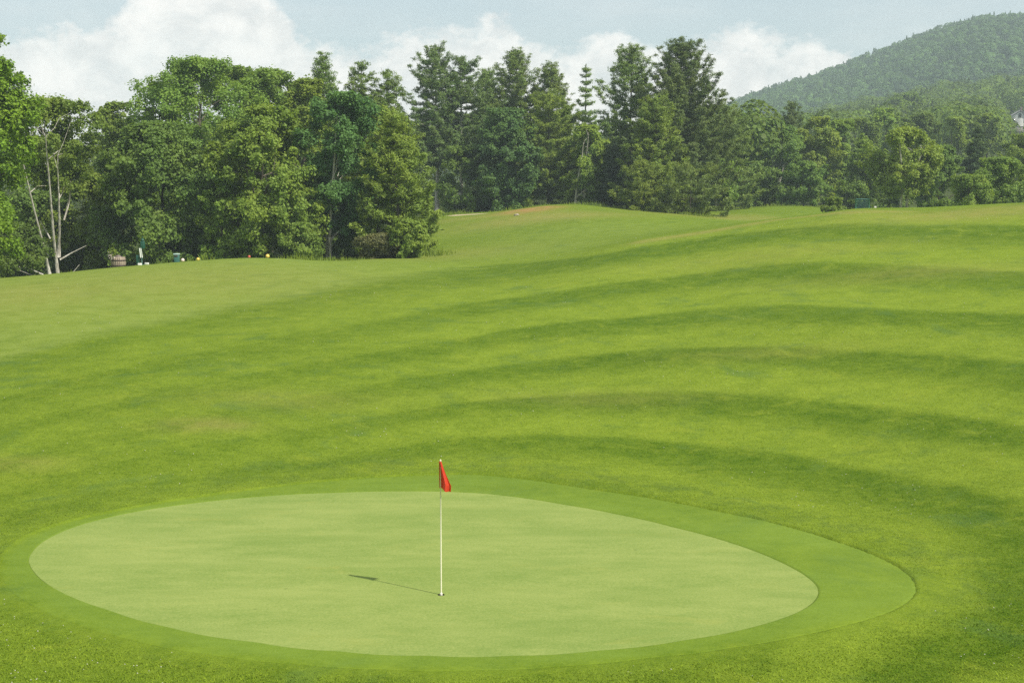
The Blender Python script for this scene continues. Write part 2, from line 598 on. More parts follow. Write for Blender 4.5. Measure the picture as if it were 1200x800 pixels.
def ground_attrs(x, y):
    ph = PHASE(warp(x, y))
    px = 600 + F * x / np.maximum(y, 1)
    amp = np.clip((px - 150) / 520, 0.42, 1.0) * np.clip((100 - y) / 22, 0, 1) * np.clip((ph + 0.7) / 0.4, 0, 1) * np.clip((y - 12) / 5, 0, 1)
    amp *= np.clip((6.0 - ph) / 0.6, 0, 1)
    amp *= 1 - 0.35 * np.clip((520 - px) / 300, 0, 1) * np.clip((ph - 0.6) / 0.5, 0, 1)
    dry = np.zeros_like(x)
    for p, rx, ry, w in DRYP:
        dry = np.maximum(dry, w * blob(x, y, p[0], p[1], rx, ry))
    d = np.full_like(x, 1e9)
    for a, b in zip(RIDGE[:-1], RIDGE[1:]):
        ab = b - a
        t = np.clip(((x - a[0]) * ab[0] + (y - a[1]) * ab[1]) / (ab @ ab), 0, 1)
        d = np.minimum(d, np.hypot(x - a[0] - t * ab[0], y - a[1] - t * ab[1]))
    dry = np.maximum(dry, 0.85 * np.exp(-(d / 0.75) ** 2))
    dirt = np.zeros_like(x)
    for p, rx, ry in DIRT:
        dirt = np.maximum(dirt, blob(x, y, p[0], p[1], rx, ry))
    sand = np.zeros_like(x)
    for p, rx, ry in SAND:
        sand = np.maximum(sand, blob(x, y, p[0], p[1], rx, ry))
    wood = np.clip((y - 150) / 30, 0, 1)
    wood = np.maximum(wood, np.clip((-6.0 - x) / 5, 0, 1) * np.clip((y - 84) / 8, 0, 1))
    q = rho(x, y)
    lush = np.exp(-((q - 1.12) / 0.1) ** 2)
    near = np.clip((HOLE_D + 0.6 - y) / 2.2, 0, 1)
    near = np.maximum(near, np.clip((-5.5 - x) / 1.5, 0, 1) * 0.7)
    soft = near * np.exp(-np.clip(q - 1.0, 0, None) / 0.09)
    lush = lush * (1 - 0.8 * near)
    pale = np.zeros_like(x)
    for p, rx, ry, w in PALE:
        pale = np.maximum(pale, w * blob(x, y, p[0], p[1], rx, ry))
    pale = np.maximum(pale, 0.9 * np.clip((-0.02 - ph) / 0.16, 0, 1) * np.clip((640 - px) / 260, 0, 1) * np.clip((100 - y) / 20, 0, 1))
    return dict(pale=pale, soft=soft, phase=ph, amp=amp, dry=dry, dirt=dirt, sand=sand, wood=wood, lush=lush)


def set_attrs(me, at_):
    for k, v in at_.items():
        a = me.attributes.new(k, 'FLOAT', 'POINT')
        a.data.foreach_set('value', np.asarray(v, dtype=np.float32))


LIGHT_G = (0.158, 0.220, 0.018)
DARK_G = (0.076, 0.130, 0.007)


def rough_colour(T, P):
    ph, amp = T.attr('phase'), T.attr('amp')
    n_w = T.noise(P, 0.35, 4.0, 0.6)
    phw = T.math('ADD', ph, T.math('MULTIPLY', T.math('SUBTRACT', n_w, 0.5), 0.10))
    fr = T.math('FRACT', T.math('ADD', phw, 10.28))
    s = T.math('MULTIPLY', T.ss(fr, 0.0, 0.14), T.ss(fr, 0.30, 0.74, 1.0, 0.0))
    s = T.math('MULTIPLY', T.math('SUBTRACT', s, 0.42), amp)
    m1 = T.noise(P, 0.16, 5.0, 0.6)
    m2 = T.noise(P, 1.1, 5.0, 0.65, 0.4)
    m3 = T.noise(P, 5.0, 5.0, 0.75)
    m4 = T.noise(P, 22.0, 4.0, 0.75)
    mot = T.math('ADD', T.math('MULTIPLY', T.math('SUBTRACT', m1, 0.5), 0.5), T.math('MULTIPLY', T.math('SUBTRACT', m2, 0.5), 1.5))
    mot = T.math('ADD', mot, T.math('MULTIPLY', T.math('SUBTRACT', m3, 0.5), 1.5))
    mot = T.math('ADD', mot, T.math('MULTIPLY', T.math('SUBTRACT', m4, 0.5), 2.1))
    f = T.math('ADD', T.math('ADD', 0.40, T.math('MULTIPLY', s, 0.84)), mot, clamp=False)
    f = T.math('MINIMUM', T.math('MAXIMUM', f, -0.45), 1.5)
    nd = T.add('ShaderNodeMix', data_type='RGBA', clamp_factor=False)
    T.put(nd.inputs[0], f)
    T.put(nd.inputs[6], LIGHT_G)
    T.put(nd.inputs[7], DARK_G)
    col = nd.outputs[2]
    # bluish clover patches and yellow thatch
    n5 = T.noise(P, 0.55, 5.0, 0.62, 0.6)
    col = T.mix(T.ss(n5, 0.53, 0.72, 0.0, 0.55), col, (0.078, 0.140, 0.028))
    n6 = T.noise(P, 0.8, 6.0, 0.7, 0.5)
    col = T.mix(T.ss(n6, 0.52, 0.74, 0.0, 0.6), col, (0.196, 0.244, 0.022))
    lush = T.math('MULTIPLY', T.attr('lush'), T.ss(T.noise(P, 1.7, 5.0, 0.7, 0.8), 0.40, 0.70, 0.0, 0.7))
    col = T.mix(lush, col, (0.082, 0.132, 0.022))
    col = T.mix(T.math('MULTIPLY', T.attr('pale'), T.ss(m2, 0.25, 0.7, 0.9, 0.35)), col, (0.192, 0.246, 0.050))
    soft = T.math('MULTIPLY', T.attr('soft'), T.ss(m2, 0.3, 0.62, 0.5, 0.1), clamp=True)
    col = T.mix(soft, col, (0.142, 0.212, 0.020))
    dry = T.math('MULTIPLY', T.attr('dry'), T.ss(T.noise(P, 1.6, 5.0, 0.7), 0.25, 0.6, 0.3, 1.0))
    col = T.mix(dry, col, (0.245, 0.225, 0.060))
    return col


def ground_mat():
    m, T, out = new_mat('rough grass')
    tc = T.add('ShaderNodeTexCoord')
    P = tc.outputs['Object']
    col = rough_colour(T, P)
    dirt = T.math('MULTIPLY', T.attr('dirt'), T.ss(T.noise(P, 0.9, 5.0, 0.7), 0.3, 0.55, 0.2, 1.0))
    col = T.mix(dirt, col, (0.34, 0.19, 0.075))
    col = T.mix(T.ss(T.math('ADD', T.attr('sand'), T.math('MULTIPLY', T.noise(P, 1.2, 4.0, 0.6), 0.4)), 0.7, 0.9), col, (0.45, 0.36, 0.24))
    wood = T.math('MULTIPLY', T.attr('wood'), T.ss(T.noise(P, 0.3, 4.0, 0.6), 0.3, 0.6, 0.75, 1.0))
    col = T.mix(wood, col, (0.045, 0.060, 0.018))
    bp = T.add('ShaderNodeBump')
    bp.inputs['Strength'].default_value = 0.7
    bp.inputs['Distance'].default_value = 0.05
    hb = T.math('ADD', T.noise(P, 9.0, 4.0, 0.7), T.math('MULTIPLY', T.noise(P, 45.0, 3.0, 0.7), 0.5))
    T.l.new(hb, bp.inputs['Height'])
    principled(T, out, col, 0.85, 0.04, normal=bp.outputs[0])
    return m


def turf_mat(name, a, b, fine, bump, fading=False):
    m, T, out = new_mat(name)
    tc = T.add('ShaderNodeTexCoord')
    P = tc.outputs['Object']
    mp = T.add('ShaderNodeMapping')
    mp.inputs['Scale'].default_value = (0.45, 1.25, 1.0)
    mp.inputs['Rotation'].default_value = (0, 0, 0.12)
    T.l.new(P, mp.inputs[0])
    n1 = T.noise(mp.outputs[0], 0.55, 5.0, 0.6, 0.3)
    n2 = T.noise(mp.outputs[0], 2.6, 5.0, 0.65)
    n3 = T.noise(P, fine, 3.0, 0.7)
    f = T.math('ADD', T.math('MULTIPLY', n1, 0.7), T.math('ADD', T.math('MULTIPLY', n2, 0.5), T.math('MULTIPLY', n3, 0.8)))
    col = T.mix(T.ss(f, 0.70, 1.30), a, b)
    n4 = T.noise(mp.outputs[0], 1.2, 6.0, 0.7, 0.6)
    col = T.mix(T.ss(n4, 0.56, 0.78, 0.0, 0.4), col, (a[0] * 1.12, a[1] * 0.97, a[2] * 0.8))
    if fading:
        col = T.mix(T.math('MAXIMUM', T.math('MULTIPLY', T.attr('fade'), T.ss(n2, 0.25, 0.6, 0.6, 1.0)), T.ss(n1, 0.3, 0.65, 0.25, 0.6)), col, rough_colour(T, P))
    else:
        vo = T.add('ShaderNodeTexVoronoi')
        vo.inputs['Scale'].default_value = 1.6
        T.l.new(P, vo.inputs['Vector'])
        col = T.mix(T.ss(vo.outputs['Distance'], 0.02, 0.07, 0.55, 0.0), col, (0.120, 0.165, 0.040))
    bp = T.add('ShaderNodeBump')
    bp.inputs['Strength'].default_value = bump
    bp.inputs['Distance'].default_value = 0.01
    T.l.new(n3, bp.inputs['Height'])
    principled(T, out, col, 0.85, 0.06, normal=bp.outputs[0])
    return m


def ring_faces(k, n, off=0):
    i = np.arange(k - 1)[:, None] * n
    j = np.arange(n)[None, :]
    j2 = (j + 1) % n
    return (np.stack([i + j, i + j2, i + n + j2, i + n + j], -1).reshape(-1, 4)) + off


COS, SIN = np.cos(TH), np.sin(TH)


def polar(rows):
    """rows: list of (radius array, z array or function)"""
    v = []
    for r, z in rows:
        r = np.broadcast_to(r, TH.shape)
        x, y = HOLE_X + r * COS, HOLE_D + r * SIN
        v.append(np.stack([x, y, z(x, y)], -1))
    return np.concatenate(v)


def build_ground():
    P = lambda dz: (lambda x, y: plane_z(y) + dz)
    # rough and everything beyond: one sheet, running under the green as well
    rows = [(R_COLLAR * 0.02, P(-0.6)), (R_COLLAR * 0.5, P(-0.6)), (R_COLLAR * 0.975, P(-0.3)), (R_COLLAR * 0.99, P(-0.07)), (R_COLLAR * 1.0, P(0.004))]
    # ragged lip of the taller rough
    lip = 1.006 + 0.002 * np.sin(TH * 53) + 0.002 * rng.random(NTH)
    rows.append((R_COLLAR * lip, lambda x, y: hgt(x, y) + 0.009 + 0.036 * np.clip((y - HOLE_D + 1.0) / 2.5, 0, 1)))
    q = 1.012
    step = 0.006
    while True:
        r = R_COLLAR * q
        if r.mean() > 1350:
            break
        if q > 8:
            k = min(1, (q - 8) / 30)
            r = r * (1 - k) + r.mean() * k
        rows.append((r.copy(), lambda x, y: hgt(x, y) + 0.012 + 0.024 * np.clip((y - HOLE_D + 1.0) / 2.5, 0, 1)))
        step = min(step * 1.12, q * 0.0135) if q < 20 else q * 0.03
        q += step
    v = polar(rows)
    me = np_mesh('ground', v, ring_faces(len(rows), NTH), True)
    set_attrs(me, ground_attrs(v[:, 0], v[:, 1]))
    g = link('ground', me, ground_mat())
    tag(g, kind='structure')
    # collar of medium-cut turf
    jag = rng.random(NTH)
    rows = [(R_GREEN * 0.99, P(-0.03)), (R_GREEN * 1.0, P(-0.012)), (R_GREEN * 1.004, P(0.010))]
    for t in np.linspace(0.02, 1, 22):
        rows.append((R_GREEN * 1.004 * (1 - t) + R_COLLAR * (1.004 + 0.006 * jag) * t, P(0.010 if t < 0.97 else -0.012)))
    v = polar(rows)
    me = np_mesh('collar_turf', v, ring_faces(len(rows), NTH), True)
    ca = ground_attrs(v[:, 0], v[:, 1])
    tt = np.repeat(np.concatenate([[0, 0, 0], np.linspace(0.02, 1, 22)]), NTH)
    nr = np.maximum(np.clip((HOLE_D + 0.8 - v[:, 1]) / 2.0, 0, 1), np.clip((-4.5 - v[:, 0]) / 1.5, 0, 1))
    ca['fade'] = nr * np.clip((tt - 0.12) / 0.75, 0, 1)
    set_attrs(me, ca)
    o = link('collar_turf', me, turf_mat('collar turf', (0.160, 0.234, 0.034), (0.096, 0.160, 0.018), 30, 0.7, True))
    tag(o, kind='structure')
    # green: closely mown, with the cup cut in it
    rows = [(np.full(NTH, 0.054), P(0.0))]
    for t in np.linspace(0.0, 1, 40)[1:]:
        rr = (R_GREEN * 1.001) * t
        rr = np.maximum(rr, 0.054 + 0.01 * len(rows))
        rows.append((rr, lambda x, y: plane_z(y)))
    v = polar(rows)
    o = link('putting_green', np_mesh('putting_green', v, ring_faces(len(rows), NTH), True), turf_mat('green turf', (0.252, 0.298, 0.082), (0.154, 0.220, 0.046), 26, 0.6))
    tag(o, kind='structure')


build_ground()


# ------------------------------------------------------------------ blades of rough grass and clover heads
def build_grass():
    n = 420000
    # density follows the view: more blades near
    D = 15.5 * (46.0 / 15.5) ** (rng.random(n) ** 1.1)
    px = rng.uniform(-140, 1340, n)
    x = (px - 600) / F * D
    y = D
    q = rho(x, y)
    keep = q > 1.008
    x, y = x[keep], y[keep]
    n = len(x)
    z = hgt(x, y) + 0.01 + 0.02 * np.clip((y - HOLE_D + 1.0) / 2.5, 0, 1)
    q = rho(x, y)
    h = rng.uniform(0.012, 0.030, n) * np.where(rng.random(n) < 0.03, 1.6, 1.0)
    h *= np.where(y < HOLE_D + 1, np.clip((q - 1.0) / 0.16, 0.15, 1), 1.0)
    th = rng.uniform(0, 2 * np.pi, n)
    w = rng.uniform(0.005, 0.010, n)
    lean = rng.uniform(0.6, 1.8, n)
    a2 = th + np.pi / 2 + rng.normal(0, 0.4, n)
    b = np.stack([x, y, z], -1)
    e = np.stack([np.cos(th) * w, np.sin(th) * w, np.zeros(n)], -1)
    tip = b + np.stack([np.cos(a2) * h * lean, np.sin(a2) * h * lean, h], -1)
    v = np.stack([b - e, b + e, tip], 1).reshape(-1, 3)
    f = np.arange(3 * n).reshape(-1, 3)
    me = np_mesh('grass', v, f)
    at_ = ground_attrs(x, y)
    for k in ('dirt', 'sand', 'wood'):
        at_.pop(k)
    set_attrs(me, {k: np.repeat(vv, 3) for k, vv in at_.items()})
    m, T, out = new_mat('grass blade')
    tc = T.add('ShaderNodeTexCoord')
    col = rough_colour(T, tc.outputs['Object'])
    g = T.add('ShaderNodeNewGeometry')
    col = T.mix(1.0, col, T.mix(g.outputs['Random Per Island'], (1.2, 1.18, 1.1), (2.05, 1.95, 1.8)), 'MULTIPLY')
    p = T.add('ShaderNodeBsdfPrincipled')
    T.put(p.inputs['Base Color'], col)
    p.inputs['Roughness'].default_value = 0.7
    p.inputs['Specular IOR Level'].default_value = 0.08
    tr = T.add('ShaderNodeBsdfTranslucent')
    T.put(tr.inputs['Color'], col)
    mx = T.add('ShaderNodeMixShader')
    mx.inputs[0].default_value = 0.35
    T.l.new(p.outputs[0], mx.inputs[1])
    T.l.new(tr.outputs[0], mx.inputs[2])
    T.l.new(mx.outputs[0], out.inputs['Surface'])
    tag(link('grass', me, m), kind='stuff')

    # clover heads
    n = 3400
    D = 16 * (78 / 16) ** rng.random(n)
    px = rng.uniform(-40, 1240, n)
    x = (px - 600) / F * D
    cl = np.sin(x * 0.9 + D * 0.7) + np.sin(x * 0.37 - D * 0.53 + 2) + rng.normal(0, 0.6, n)
    near = (px < 170) & (D < 20.5)
    keep = (rho(x, D) > 1.05) & ((cl > 0.9) | near)
    x, y = x[keep], D[keep]
    z = hgt(x, y) + 0.07
    n = len(x)
    r = rng.uniform(0.006, 0.013, n) * (0.7 + y / 80)
    oc = np.array([(1, 0, 0), (0, 1, 0), (-1, 0, 0), (0, -1, 0), (0, 0, 1), (0, 0, -1)], float)
    of = np.array([(0, 1, 4), (1, 2, 4), (2, 3, 4), (3, 0, 4), (1, 0, 5), (2, 1, 5), (3, 2, 5), (0, 3, 5)])
    v = (np.stack([x, y, z], -1)[:, None, :] + oc[None] * r[:, None, None]).reshape(-1, 3)
    f = (of[None] + (np.arange(n) * 6)[:, None, None]).reshape(-1, 3)
    o = link('clover_flowers', np_mesh('clover_flowers', v, f), plain('clover head', (0.5, 0.5, 0.36), 0.8))
    tag(o, kind='stuff')


build_grass()


# ------------------------------------------------------------------ mountain
RIDGE_PX = [(300, 232), (500, 222), (640, 205), (760, 166), (860, 117.5), (900, 102), (960, 84), (1000, 69), (1060, 47), (1110, 29), (1150, 22), (1200, 19.5), (1300, 18), (1420, 30), (1560, 75), (1800, 150), (2100, 215)]
_ra = np.array([(p[0] - 600) / F for p in RIDGE_PX])
_rz = np.array([(HZ - p[1]) / F for p in RIDGE_PX])
M_D0, M_D1, M_D2 = 580.0, 1000.0, 1250.0


def mtn_z(x, y):
    u = np.clip(x / y, -1.2, 1.2)
    e = np.interp(u, _ra, _rz)
    zt = np.maximum(CAMZ + e * M_D1 - 6.0, 0)
    t = np.clip((y - M_D0) / (M_D1 - M_D0), 0, 1)
    s = (0.55 * t + 0.45 * np.sin(t * np.pi / 2)) * (0.86 + 0.14 * t)
    back = np.clip((y - M_D1) / (M_D2 - M_D1), 0, 1)
    s = s * (1 - back ** 1.5)
    spur = 5.0 * np.sin(x / 46.0 + 0.6) * np.sin(np.pi * np.clip(t, 0, 1)) * (1 - back)
    return 24 + (zt - 24) * s + np.where(zt > 60, spur, 0)


def build_mountain():
    ys = np.concatenate([np.linspace(M_D0, M_D1, 60), np.linspace(M_D1 + 20, M_D2, 16)])
    us = np.linspace(-0.25, 0.95, 150)
    U, Y = np.meshgrid(us, ys)
    X = U * Y
    Z = mtn_z(X, Y) - 0.0
    Z[0] = 5
    Z[-1] = 0
    v = np.stack([X, Y, Z], -1).reshape(-1, 3)
    k, n = U.shape
    i = np.arange(k - 1)[:, None] * n
    j = np.arange(n - 1)[None, :]
    f = np.stack([i + j, i + j + 1, i + n + j + 1, i + n + j], -1).reshape(-1, 4)
    o = link('mountain', np_mesh('mountain', v, f, True), plain('forest floor', (0.035, 0.055, 0.02), 0.95, 0.05, var=0.4, scale=0.02))
    tag(o, kind='structure')


build_mountain()


# ------------------------------------------------------------------ trees
def quads_leaf(pos, nrm, size, r, aspect=0.75, along=None):
    """diamond-shaped leaf sprays: one quad each"""
    n = len(pos)
    nrm = nrm / (np.linalg.norm(nrm, axis=1)[:, None] + 1e-9)
    if along is None:
        along = r.normal(size=(n, 3))
    a = along - (along * nrm).sum(1)[:, None] * nrm
    a /= np.linalg.norm(a, axis=1)[:, None] + 1e-9
    b = np.cross(nrm, a)
    s = np.asarray(size).reshape(-1, 1)
    fold = nrm * s * r.uniform(-0.25, 0.1, (n, 1))
    v = np.stack([pos - a * s, pos - b * s * aspect + fold, pos + a * s, pos + b * s * aspect + fold], 1)
    return v.reshape(-1, 3)


def qfaces(n):
    return np.arange(4 * n).reshape(-1, 4)


def path(a, b, sag, r, k=6, wob=0.06):
    t = np.linspace(0, 1, k)[:, None]
    L = np.linalg.norm(b - a)
    p = a + (b - a) * t
    p[:, 2] += sag * L * np.sin(t[:, 0] * np.pi)
    w = r.normal(size=(k, 3)) * wob * L * 0.3
    w[0] = 0
    w[-1] = 0
    return p + w


def broadleaf(h, w, seed, n=9000, leaf=0.26, cb=0.18, top=0.62, lumps=46, lump_r=0.17, fill=0.25, stems=1, trunk_r=None, stem_paths=None, low=0.8, squash=0.75, limb_show=10, lean=0.0, ragged=0.12):
    """returns (trunk MB, crown verts, faces). h height, w crown width, cb crown base fraction, top: where the crown is widest"""
    r = np.random.default_rng(seed)
    trunk_r = trunk_r or h * 0.016
    mb = MB()
    z0 = h * cb
    # crown lumps
    cs, rs = [], []
    while len(cs) < lumps:
        t = r.random()
        # envelope radius along height
        if t < top:
            e = low + (1 - low) * (t / top) ** 0.8
        else:
            e = max(0.0, 1 - ((t - top) / (1 - top)) ** 2.2) ** 0.6
        if t < 0.06:
            e *= 0.75
        ph = r.uniform(0, 2 * np.pi)
        if r.random() < fill:
            rad = r.uniform(0.1, 0.7)
        else:
            rad = r.uniform(0.74, 1.0 + ragged)
        lr = w * lump_r * r.uniform(0.4, 1.25)
        R = max(0.0, e * w / 2 - lr * 0.55)
        c = np.array([math.cos(ph) * R * rad, math.sin(ph) * R * rad, z0 + t * (h - z0 - lr * 0.6) + lr * 0.2])
        c[0] += lean * (c[2] / h) * h
        cs.append(c)
        rs.append(lr)
    # a few lumps on the very top
    for _ in range(max(3, lumps // 12)):
        lr = w * lump_r * r.uniform(0.5, 0.9)
        cs.append(np.array([r.normal(0, w * 0.10) + lean * h, r.normal(0, w * 0.10), h - lr * 0.75]))
        rs.append(lr)
    cs, rs = np.array(cs), np.array(rs)
    # each bough breaks into smaller sprays that roughen the outline
    k = 4
    cd = r.normal(size=(len(cs), k, 3))
    mid = np.array([0, 0, z0 + (h - z0) * 0.4])
    oo = cs - mid
    oo /= np.linalg.norm(oo, axis=1)[:, None] + 1e-6
    cd += oo[:, None, :] * 0.9 + np.array([0, 0, 0.3])
    cd /= np.linalg.norm(cd, axis=2)[:, :, None]
    main = cs[:, None, :] * np.ones((1, k, 1))
    sr = rs[:, None] * r.uniform(0.28, 0.55, (len(cs), k))
    sc = main + cd * (rs[:, None] * r.uniform(0.75, 1.35, (len(cs), k)))[:, :, None]
    sc[:, :, 2] = np.minimum(sc[:, :, 2], h - sr * 0.5)
    limb_c = cs
    cs = np.concatenate([cs, sc.reshape(-1, 3)])
    rs = np.concatenate([rs * 0.86, sr.ravel()])
    # leaves: on the shells of the lumps, thinner below
    wgt = rs ** 1.8
    idx = r.choice(len(cs), n, p=wgt / wgt.sum())
    d = r.normal(size=(n, 3))
    d[:, 2] += 0.35
    d /= np.linalg.norm(d, axis=1)[:, None]
    rad = np.where(r.random(n) < 0.12, r.uniform(0.9, 1.4, n), r.uniform(0.45, 1.02, n))
    off = d * (rad * rs[idx])[:, None]
    off[:, 2] *= squash
    pos = cs[idx] + off
    pos[:, 2] = np.maximum(pos[:, 2], 0.12)
    pos += r.normal(size=(n, 3)) * (rs[idx] * 0.16)[:, None]
    pos[:, 2] = np.maximum(pos[:, 2], 0.12)
    out = pos - np.array([lean * h * 0.6, 0, z0 + (h - z0) * 0.42])
    out /= np.linalg.norm(out, axis=1)[:, None] + 1e-6
    nrm = d * 0.55 + out * 0.6 + r.normal(size=(n, 3)) * 0.6 + np.array([0, 0, 0.3])
    V = quads_leaf(pos, nrm, leaf * r.uniform(0.55, 1.25, n), r)
    # trunk and limbs
    if stem_paths:
        stems = len(stem_paths)
    for s in range(stems):
        off = np.zeros(3)
        aim = np.array([r.normal(0, w * 0.04), r.normal(0, w * 0.04), h * 0.84])
        if stems > 1:
            a = 2 * np.pi * s / stems + 0.5
            off = np.array([math.cos(a), math.sin(a) * 0.6, 0]) * trunk_r * 1.6
            aim[:2] = np.array([math.cos(a), math.sin(a)]) * w * 0.15
        aim[0] += lean * h
        p = path(off, aim, 0, r, 9, 0.05)
        if stem_paths:
            q = np.asarray(stem_paths[s], float)
            tq = np.linspace(0, 1, len(q))
            p = np.stack([np.interp(np.linspace(0, 1, 9), tq, q[:, i]) for i in range(3)], -1)
        p[0, 2] = min(p[0, 2], 0.3) - 0.35 if p[0, 2] < 0.6 else p[0, 2]
        rr = trunk_r * np.linspace(1.0, 0.2, 9) * (1.0 if stems == 1 else 0.75)
        rr[0] *= 1.45
        mb.tube(p, rr, 8)
        for c in limb_c[r.permutation(len(limb_c))[:max(4, limb_show // stems)]]:
            t = np.clip((c[2] - w * 0.22) / (h * 0.84), 0.12, 0.9)
            st = np.array([np.interp(t, np.linspace(0, 1, 9), p[:, i]) for i in range(3)])
            lr0 = trunk_r * (1 - t) * 0.5 + trunk_r * 0.08
            mb.tube(path(st, c, 0.06, r, 6, 0.1), lr0 * np.linspace(1, 0.25, 6), 5)
    return mb, V, qfaces(n)


def conifer(h, w, seed, cb=0.15, whorl=0.75, per=6, tuft=0.42, dens=1.0, prof=0.8, up=0.25, droop=0.0, gap=0.2, stems=1, irregular=0.35, needles=11, flat=0.45, round_top=0.0, lowcut=1.0):
    """white pine / spruce: whorls of boughs carrying flat sprays of needles"""
    r = np.random.default_rng(seed)
    mb = MB()
    tr = h * 0.013
    P, N, L, A = [], [], [], []
    for s in range(stems):
        ox = 0.0 if stems == 1 else (s - (stems - 1) / 2) * w * 0.22
        hs = h * (1.0 if s == 0 else r.uniform(0.93, 0.985))
        p = path(np.array([ox, 0, 0.0]), np.array([ox + r.normal(0, w * 0.02), r.normal(0, w * 0.02), hs]), 0, r, 9, 0.012)
        p[0, 2] = -0.25
        rr = tr * np.linspace(1.0, 0.12, 9)
        rr[0] *= 1.3
        mb.tube(p, rr, 8)
        z = h * cb
        while z < hs - 0.3:
            t = (z - h * cb) / (hs - h * cb)
            e = (1 - t) ** prof
            if round_top > 0:
                e = (1 - t ** 3.2) ** (0.5 + 0.5 * (1 - round_top)) * (1 - 0.35 * t) if t > 0 else 1
            e *= min(1.0, lowcut + t * 2.2)
            k = max(4, int(per * (1 - 0.15 * t)))
            a0 = r.uniform(0, 2 * np.pi)
            for b in range(k):
                if r.random() < gap * (1 - 0.5 * t):
                    continue
                a = a0 + 2 * np.pi * b / k + r.normal(0, 0.25)
                ln = w / 2 * e * r.uniform(1 - irregular, 1 + irregular * 0.45) + 0.25
                el = up * (0.35 + 1.9 * t * t) - droop * (1 - t) + r.normal(0, 0.08)
                d = np.array([math.cos(a) * math.cos(el), math.sin(a) * math.cos(el), math.sin(el)])
                st = np.array([np.interp(z / hs, np.linspace(0, 1, 9), p[:, i]) for i in range(3)])
                en = st + d * ln
                q = path(st, en, -0.05 if up > 0 else 0.03, r, 5, 0.05)
                q[-1, 2] += ln * (0.20 if up > 0 else 0.03)
                if ln > 0.8:
                    mb.tube(q, np.linspace(max(0.018, tr * 0.28 * (1 - t)), 0.012, 5), 4, False)
                # sprays along the outer part, side twigs widening the bough into a flat plate
                m = max(4, int(ln * 3.0 * dens))
                u = r.uniform(0.15 if ln > 1.2 else 0.03, 1.03, m) ** 0.8
                base = np.stack([np.interp(u, np.linspace(0, 1, 5), q[:, i]) for i in range(3)], -1)
                side = np.array([-math.sin(a), math.cos(a), 0])
                sw = (r.uniform(-1, 1, m) * ln * 0.28 * (1.15 - u))[:, None]
                base = base + side * sw
                base[:, 2] += r.normal(0, 0.06, m) + 0.05
                for _ in range(needles):
                    P.append(base + r.normal(size=(m, 3)) * np.array([tuft * 0.62, tuft * 0.62, tuft * 0.34]))
                    al = d * 0.7 + side * np.sign(sw) * 0.45 + r.normal(size=(m, 3)) * 0.55 + np.array([0, 0, 0.35 if up > 0 else -0.1])
                    A.append(al)
                    N.append(np.array([0, 0, 1.0]) * flat + r.normal(size=(m, 3)) * 0.55 + d * 0.35)
                    L.append(np.full(m, tuft * (0.85 - 0.25 * t)) * r.uniform(0.55, 1.15, m))
            z += whorl * r.uniform(0.7, 1.3) * (1 - 0.35 * t)
        # leader
        for _ in range(24):
            P.append(np.array([[ox + p[-1, 0] - ox + r.normal(0, 0.08), p[-1, 1] + r.normal(0, 0.08), hs - abs(r.normal(0, 0.5)) + 0.1]]))
            A.append(np.array([[r.normal(0, 0.5), r.normal(0, 0.5), 1.0]]))
            N.append(r.normal(size=(1, 3)))
            L.append(np.array([tuft * 0.7]))
    P, N, L, A = np.concatenate(P), np.concatenate(N), np.concatenate(L), np.concatenate(A)
    V = quads_leaf(P, N, L, r, 0.22, A)
    return mb, V, qfaces(len(P))


LEAF = {
    'maple_bright': leaf_mat('bright maple leaf', (0.14, 0.235, 0.018), trans=0.35),
    'dark': leaf_mat('dark leaf', (0.142, 0.23, 0.048)),
    'deep': leaf_mat('deep blue green leaf', (0.108, 0.205, 0.062)),
    'mid': leaf_mat('middle green leaf', (0.175, 0.275, 0.05)),
    'olive': leaf_mat('olive leaf', (0.19, 0.278, 0.046)),
    'light': leaf_mat('light leaf', (0.205, 0.305, 0.052)),
    'fresh': leaf_mat('fresh light leaf', (0.230, 0.330, 0.056)),
    'pine': leaf_mat('pine needle', (0.165, 0.245, 0.058), var=0.4, trans=0.3),
    'pine_dark': leaf_mat('dark pine needle', (0.13, 0.198, 0.058), var=0.4, trans=0.3),
    'pine_light': leaf_mat('light pine needle', (0.185, 0.265, 0.044), var=0.4, trans=0.3),
    'spruce': leaf_mat('spruce needle', (0.056, 0.095, 0.036), var=0.4, trans=0.15),
    'brown': leaf_mat('brownish twig leaf', (0.16, 0.165, 0.066)),
    'forest': leaf_mat('far forest leaf', (0.098, 0.188, 0.070), var=0.5, tint=True),
}
BARK = {
    'grey': bark_mat('grey bark', (0.16, 0.135, 0.105), (0.055, 0.045, 0.035)),
    'dark': bark_mat('dark bark', (0.085, 0.065, 0.05), (0.03, 0.024, 0.02)),
    'pale': bark_mat('pale bark', (0.58, 0.55, 0.48), (0.25, 0.23, 0.19)),
}

PINE_KW = dict(cb=0.10, whorl=0.68, per=8, up=0.34, prof=0.64, gap=0.10, tuft=0.22, needles=28, dens=2.1)


GL = 'trees along the wood edge behind the tee'
GP = 'tall pines behind the fairway mound'
GM = 'trees in front of the tall pines'
GR = 'trees of the wood beyond the ridge'

